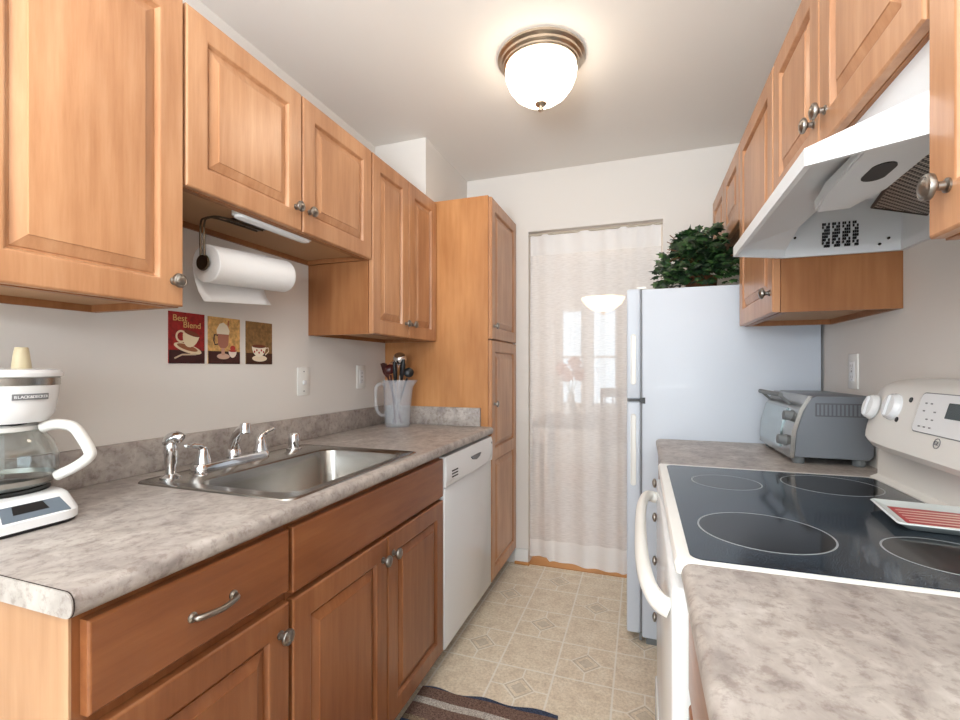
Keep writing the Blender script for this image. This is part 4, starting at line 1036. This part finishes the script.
# lamp housing
bm = NB()
HB = [(0.345, 1.155, 1.550), (0.41, 1.155, 1.553), (0.43, 1.06, 1.557), (0.44, 0.86, 1.570), (0.33, 0.86, 1.566), (0.335, 1.06, 1.556)]
loft(bm, [[(x, y, z) for x, y, z in HB], [(x, y, 1.581 if x < 0.40 else 1.600) for x, y, z in HB]])
bmesh.ops.bevel(bm, geom=list(bm.edges), offset=0.005, segments=2, affect='EDGES')
lh = obj('lamp_housing', bm, 'hood', hood)
bm = NB()
x, y, z = 0.385, 0.975, 1.5600
P = []
for i in range(24):
    a = 2 * PI * i / 24; e = 0.020 * math.sin(a) + (0.016 if math.sin(a) > 0 else -0.016)
    P.append((x + 0.018 * math.cos(a), y + e, z - 0.001 - e * 0.055))
prism(bm, P, (0, 0, 0.004)); obj('lamp_opening', bm, 'black', lh)
# filter mesh
def filt():
    m = mat('filter_mesh', (110, 108, 104), 0.4, 0.7); n, l, b = nodes(m)
    tc = n.new('ShaderNodeTexCoord'); sp_ = n.new('ShaderNodeSeparateXYZ'); l.new(tc.outputs['Object'], sp_.inputs[0])
    def wv(s):
        x_ = n.new('ShaderNodeMath'); x_.operation = 'SINE'; mu = n.new('ShaderNodeMath'); mu.operation = 'MULTIPLY'; mu.inputs[1].default_value = 420
        l.new(s, mu.inputs[0]); l.new(mu.outputs[0], x_.inputs[0]); return x_.outputs[0]
    ad = n.new('ShaderNodeMath'); ad.operation = 'MULTIPLY'; l.new(wv(sp_.outputs[0]), ad.inputs[0]); l.new(wv(sp_.outputs[1]), ad.inputs[1])
    r = ramp(n, l, ad.outputs[0], [(0.0, (30, 28, 26)), (0.30, (196, 190, 182))]); l.new(r.outputs[0], b.inputs['Base Color']); return m
M['filter'] = filt()
bm = NB(); prism(bm, [(0.445, 0.84, 1.600), (0.449, 1.006, 1.600), (0.515, 1.325, 1.600), (0.662, 1.43, 1.600), (0.662, 0.84, 1.600)], (0, 0, 0.008)); fl = obj('filter', bm, 'filter', hood)
bm = NB(); tube(bm, [(0.443, 0.84, 1.602), (0.447, 1.007, 1.602), (0.513, 1.329, 1.602), (0.664, 1.436, 1.602)], 0.004, 8); obj('filter_frame', bm, 'pewter_dark', fl)
bm = NB()   # rating sticker on the inside of the far wall
bx = lambda y: y
for k in range(18):
    x0 = 0.486 + k * 0.0048
    if k % 5 == 4: continue
    hgt = 0.058 if k % 3 else 0.05
    for q in range(8):
        if (k * 7 + q * 3) % 5 == 0: continue
        box(bm, (x0, HY1 - 0.0215, 1.566 + q * 0.0088), (x0 + 0.0032, HY1 - 0.0150, 1.566 + q * 0.0088 + 0.0070))
st = obj('rating_label', bm, 'black', hood)
bm = NB()
for xx, zz in ((0.42, 1.60), (0.62, 1.565), (0.64, 1.58)):
    bm = NB(); lathe(bm, (xx, HY1 - 0.0165, zz), (0, -1, 0), [(0.004, 0), (0.003, 0.004)], 8); obj('screw', bm, 'pewter_dark', hood)

# ------------------------------------------------------------------ right base cabinets and counters
XRB = 0.090
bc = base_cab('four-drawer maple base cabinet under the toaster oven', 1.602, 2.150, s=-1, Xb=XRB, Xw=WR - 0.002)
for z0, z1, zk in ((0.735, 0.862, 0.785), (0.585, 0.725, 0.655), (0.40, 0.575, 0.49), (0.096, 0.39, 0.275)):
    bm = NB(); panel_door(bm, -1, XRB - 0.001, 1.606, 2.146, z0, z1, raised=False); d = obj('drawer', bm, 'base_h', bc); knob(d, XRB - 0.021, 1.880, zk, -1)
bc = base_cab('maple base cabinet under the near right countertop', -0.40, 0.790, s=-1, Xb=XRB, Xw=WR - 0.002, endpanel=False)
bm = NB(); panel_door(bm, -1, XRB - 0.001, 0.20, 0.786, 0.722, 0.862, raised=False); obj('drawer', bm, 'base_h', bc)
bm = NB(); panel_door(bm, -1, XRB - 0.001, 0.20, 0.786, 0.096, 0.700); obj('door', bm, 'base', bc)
XRC = 0.060
for label, y0, y1 in (('mottled grey-beige laminate countertop between stove and refrigerator', 1.598, 2.160), ('mottled laminate countertop at the lower right, nearest the camera', -0.40, 0.796)):
    ct = thing('countertop', label, 'countertop', (0.37, (y0 + y1) / 2, 0.877))
    bm = NB(); loft(bm, [[(x, y, z) for x, z in nose(-1, XRC, WR)] for y in (y0, y1)]); obj('worktop', bm, 'lam', ct, smooth=True)
    if y0 < 0: bm = NB(); box(bm, (WR - 0.018, y0, 0.915), (WR, y1, 1.013), 0.003); obj('backsplash', bm, 'lam', ct)

# ------------------------------------------------------------------ stove
SY0_, SY1_ = 0.800, 1.594
sv = thing('stove', 'white electric range with black glass cooktop', 'stove', (0.36, 1.2, 0))
bm = NB(); box(bm, (0.090, SY0_ + 0.002, 0.04), (0.660, SY1_ - 0.002, 0.905)); obj('body', bm, 'white', sv)
bm = NB(); box(bm, (0.12, SY0_ + 0.01, 0.0), (0.65, SY1_ - 0.01, 0.04)); obj('toe_kick', bm, 'black', sv)
bm = NB(); box(bm, (0.046, SY0_ + 0.004, 0.248), (0.088, SY1_ - 0.004, 0.868), 0.008, 3); od = obj('oven_door', bm, 'white', sv, smooth=True)
bm = NB(); box(bm, (0.041, SY0_ + 0.004, 0.05), (0.088, SY1_ - 0.004, 0.236), 0.006, 2); obj('storage_drawer', bm, 'white', sv, smooth=True)
bm = NB()
hpts = bez([(0.046, SY0_ + 0.045, 0.815), (0.026, SY0_ + 0.055, 0.822), (0.010, SY0_ + 0.11, 0.828), (0.001, SY0_ + 0.22, 0.830), (-0.002, 1.197, 0.830), (0.000, SY1_ - 0.22, 0.830), (0.010, SY1_ - 0.10, 0.828), (0.024, SY1_ - 0.05, 0.822), (0.046, SY1_ - 0.045, 0.815)], 6)
tube(bm, hpts, 0.0135, 12, flat=1.25); obj('handle', bm, 'plastic', od, smooth=True)
bm = NB()
loft(bm, [rr(0.052, 0.62, SY0_ - 0.0, SY1_ + 0.0, 0.008, 0.895), rr(0.050, 0.62, SY0_ - 0.0, SY1_ + 0.0, 0.010, 0.910), rr(0.054, 0.618, SY0_ + 0.004, SY1_ - 0.004, 0.010, 0.9170), rr(0.072, 0.604, SY0_ + 0.008, SY1_ - 0.030, 0.022, 0.9180)])
ck = obj('cooktop_frame', bm, 'cream', sv, smooth=True)
def speck():
    m = mat('black_ceramic', (24, 30, 40), 0.09, spec=0.35); n, l, b = nodes(m)
    t = noise(n, l, 620, 2, 0.6); r = ramp(n, l, t.outputs[0], [(0.50, (20, 28, 38)), (0.72, (92, 108, 122))]); l.new(r.outputs[0], b.inputs['Base Color']); return m
M['ceramic'] = speck()
bm = NB(); loft(bm, [rr(0.074, 0.602, SY0_ + 0.008, SY1_ - 0.032, 0.022, 0.9181), rr(0.074, 0.602, SY0_ + 0.008, SY1_ - 0.032, 0.022, 0.9196)]); gp = obj('glass_top', bm, 'ceramic', sv)
M['ringm'] = mat('burner_ring', (150, 156, 160), 0.3); M['burn'] = mat('burner_zone', (16, 17, 20), 0.09, spec=0.35)
for cx, cy, r_ in ((0.212, 1.375, 0.083), (0.462, 1.430, 0.108), (0.214, 0.985, 0.110), (0.470, 0.950, 0.086)):
    bm = NB(); lathe(bm, (cx, cy, 0.9197), (0, 0, 1), [(r_ - 0.002, 0), (r_ - 0.002, 0.0002), (0.001, 0.0002)], 56, cap0=False); obj('burner_zone', bm, 'burn', gp)
    bm = NB(); lathe(bm, (cx, cy, 0.9197), (0, 0, 1), [(r_ - 0.002, 0), (r_ - 0.002, 0.0004), (r_ + 0.0012, 0.0004), (r_ + 0.0012, 0)], 56, cap0=False, cap1=False); obj('burner_ring', bm, 'ringm', gp)
# riser and console
bm = NB(); loft(bm, [[(x, y, z) for x, z in ((0.606, 0.918), (0.604, 0.921), (0.622, 0.930), (0.626, 1.03), (0.672, 1.03), (0.672, 0.918))] for y in (SY0_ + 0.004, SY1_ - 0.012)]); obj('riser', bm, 'cream', sv, smooth=True)
def console_loop(y, k=1.0, dz=0.0):
    P0 = [(0.672, 1.012), (0.600, 1.008), (0.578, 1.014), (0.570, 1.028), (0.574, 1.05), (0.600, 1.145), (0.612, 1.178), (0.628, 1.193), (0.650, 1.198), (0.672, 1.198)]
    cx_, cz_ = 0.640, 1.10
    return [(cx_ + (x - cx_) * (1 if x > 0.66 else k), y, cz_ + (z - cz_) * k + dz) for x, z in P0]
bm = NB(); loops = []
for y, k in ((SY0_, 0.80), (SY0_ + 0.006, 0.92), (SY0_ + 0.025, 0.99), (SY0_ + 0.05, 1.0), (1.20, 1.0), (1.42, 1.0), (1.50, 0.96), (1.545, 0.86), (1.572, 0.70), (1.588, 0.50)): loops.append(console_loop(y, k))
loft(bm, loops); bg = obj('control_console', bm, 'cream', sv, smooth=True)
cn = Vector((-0.9645, 0, 0.264)).normalized()   # outward normal of the console face
def cpt(y, z, off=0.0):
    x_ = 0.574 + (z - 1.05) * (0.026 / 0.095)
    return Vector((x_, y, z)) + cn * off
for y, z in ((1.530, 1.118), (1.425, 1.126)):
    bm = NB(); lathe(bm, cpt(y, z), cn, [(0.034, 0), (0.034, 0.004), (0.032, 0.006), (0.031, 0.012), (0.028, 0.015), (0.001, 0.016)], 28)
    q = cpt(y, z, 0.0155); r1 = Vector((0, 1, 0)); u1 = cn.cross(r1)
    prism(bm, [q + r1 * 0.006 + u1 * 0.026, q - r1 * 0.006 + u1 * 0.026, q - r1 * 0.006 - u1 * 0.026, q + r1 * 0.006 - u1 * 0.026], cn * 0.005, 0.002)
    obj('burner_knob', bm, 'white', bg, smooth=True)
for y, z in ((1.362, 1.148), (1.395, 1.098)):
    bm = NB(); lathe(bm, cpt(y, z, 0.0), cn, [(0.0065, 0), (0.006, 0.002), (0.001, 0.0022)], 12); obj('indicator_light', bm, 'black', bg)
def cpanel(bm, y0, y1, z0, z1, off, th, r=0.01):
    P = rr(y0, y1, z0, z1, r, 0, 4); prism(bm, [cpt(p.x, p.y, off) for p in P], cn * th)
bm = NB(); cpanel(bm, 0.90, 1.322, 1.080, 1.168, -0.001, 0.0025, 0.014); obj('panel_outline', bm, 'greyline', bg)
bm = NB(); cpanel(bm, 0.902, 1.320, 1.082, 1.166, -0.001, 0.0032, 0.013); kp = obj('touch_panel', bm, 'white', bg)
bm = NB(); cpanel(bm, 1.05, 1.215, 1.118, 1.150, 0.0, 0.003, 0.002); obj('display', bm, 'lcd', kp)
bm = NB()
for i in range(3):
    for j in range(4):
        if (i + j) % 4 == 3: continue
        cpanel(bm, 1.250 + i * 0.020, 1.258 + i * 0.020, 1.092 + j * 0.017, 1.095 + j * 0.017, 0.0, 0.0026, 0.001)
obj('key_legends', bm, 'greyline', kp)
bm = NB(); q = cpt(1.215, 1.066, 0.0); lathe(bm, q, cn, [(0.011, 0), (0.011, 0.0012), (0.0098, 0.0012), (0.0098, 0)], 24, cap0=False, cap1=False); lg = obj('round_logo', bm, 'greyline', bg)
text_mesh('lettering', 'GE', 0.012, basis(cpt(1.215, 1.066, 0.0014), (0, -1, 0), (0.26, 0, 1)), 'greyline', bg)
# white and red tray on the cooktop
M['dish'] = mat('white_ceramic', (222, 230, 230), 0.25, coat=0.3)
tr = thing('serving_tray', 'square white ceramic tray with a red and white striped picture on the cooktop', 'tray', (0.54, 1.14, 0.9205))
R2 = Matrix.Translation((0.551, 1.145, 0)) @ Matrix.Rotation(math.radians(-8), 4, 'Z') @ Matrix.Translation((-0.551, -1.145, 0))
def add_r(bm): bmesh.ops.transform(bm, matrix=R2, verts=bm.verts); return bm
bm = NB(); tx0, tx1, ty0, ty1 = 0.462, 0.640, 1.052, 1.238
loft(bm, [rr(tx0 + 0.02, tx1 - 0.02, ty0 + 0.02, ty1 - 0.02, 0.01, 0.9205), rr(tx0, tx1, ty0, ty1, 0.008, 0.934), rr(tx0 + 0.003, tx1 - 0.003, ty0 + 0.003, ty1 - 0.003, 0.007, 0.9365), rr(tx0 + 0.024, tx1 - 0.024, ty0 + 0.024, ty1 - 0.024, 0.006, 0.927)])
obj('dish', add_r(bm), 'dish', tr, smooth=True)
M['red'] = mat('red_glaze', (190, 34, 44), 0.3); M['cr'] = mat('cream_glaze', (240, 214, 200), 0.35)
bm = NB(); box(bm, (tx0 + 0.025, ty0 + 0.025, 0.9268), (tx1 - 0.025, ty1 - 0.025, 0.9275)); obj('red_field', add_r(bm), 'red', tr)
bm = NB()
for k in range(6):
    y = ty0 + 0.036 + k * 0.020; tube(bm, [(tx0 + 0.032, y, 0.9276), (tx1 - 0.05, y + 0.006, 0.9276), (tx1 - 0.034, y + 0.002, 0.9276)], [0.002, 0.0035, 0.002], 8, flat=0.3)
obj('stripes', add_r(bm), 'cr', tr, smooth=True)

# ------------------------------------------------------------------ toaster oven
to = thing('toaster_oven', 'grey toaster oven with glass door on the far right countertop', 'toaster oven', (0.56, 1.93, 0.9155))
TX0, TX1, TY0, TY1 = 0.456, 0.674, 1.730, 2.125
def tl(y, i=0.0):
    P = [(TX1 - 0.012, 0.937), (TX0 + 0.006, 0.937), (TX0 + 0.012, 1.02), (TX0 + 0.030, 1.085), (TX0 + 0.050, 1.128), (TX0 + 0.066, 1.136), (TX1 - 0.012, 1.136), (TX1, 1.120), (TX1, 0.95)]
    cx_, cz_ = 0.57, 1.03
    return [(cx_ + (x - cx_) * (1 - i), y, cz_ + (z - cz_) * (1 - i)) for x, z in P]
bm = NB(); loft(bm, [tl(TY0, 0.03), tl(TY0 + 0.006, 0.0), tl(TY1 - 0.006, 0.0), tl(TY1, 0.03)]); obj('body', bm, 'gunmetal', to, smooth=True)
bm = NB()
fp = [(TX0 + 0.006, 0.934), (TX0 - 0.006, 0.934), (TX0 - 0.001, 1.02), (TX0 + 0.020, 1.09), (TX0 + 0.044, 1.134), (TX0 + 0.056, 1.134), (TX0 + 0.030, 1.085), (TX0 + 0.012, 1.02)]
loft(bm, [[(x, y, z) for x, z in fp] for y in (TY0 - 0.002, TY1 + 0.002)]); fb = obj('front_frame', bm, 'steel', to)
fn = lambda z: TX0 - 0.006 + (0.005 * (z - 0.934) / 0.086 if z < 1.02 else 0.005 + (z - 1.02) * 0.3)
bm = NB(); loft(bm, [[(x, y, z) for x, z in ((fn(0.955) - 0.004, 0.955), (fn(1.02) - 0.004, 1.02), (fn(1.085) - 0.005, 1.088), (fn(1.085) + 0.0, 1.088), (fn(1.02), 1.02), (fn(0.955), 0.955))] for y in (1.835, 2.115)]); gd = obj('glass_door', bm, 'toaster_glass', to)
bm = NB(); tube(bm, [(0.450, 1.83, 1.132), (0.450, 2.115, 1.132)], 0.008, 10)
for y in (1.85, 2.10): tube(bm, [(0.450, y, 1.132), (0.482, y, 1.100)], 0.005, 8)
obj('handle', bm, 'rubber', gd, smooth=True)
for z in (1.065, 0.985):
    bm = NB(); lathe(bm, (fn(z) + (0.002 if z < 1.04 else 0.004), 1.785, z), (-1, 0, 0.1), [(0.019, 0), (0.019, 0.004), (0.016, 0.008), (0.015, 0.026), (0.001, 0.027)], 22); obj('dial', bm, 'rubber', to, smooth=True)
bm = NB(); box(bm, (0.520, TY0 - 0.0015, 1.070), (0.655, TY0 + 0.004, 1.112), 0.001)
vp = obj('vent_panel', bm, mat('vent_grey', (96, 98, 104), 0.5), to)
bm = NB()
for k in range(12): box(bm, (0.524 + k * 0.0108, TY0 - 0.0022, 1.074), (0.530 + k * 0.0108, TY0 - 0.001, 1.108))
obj('louvres', bm, 'gunmetal', vp)
for x in (TX0 + 0.025, TX1 - 0.03):
    for y in (TY0 + 0.03, TY1 - 0.03):
        bm = NB(); lathe(bm, (x, y, 0.9155), (0, 0, 1), [(0.016, 0), (0.018, 0.004), (0.019, 0.0225)], 16); obj('foot', bm, 'rubber', to, smooth=True)
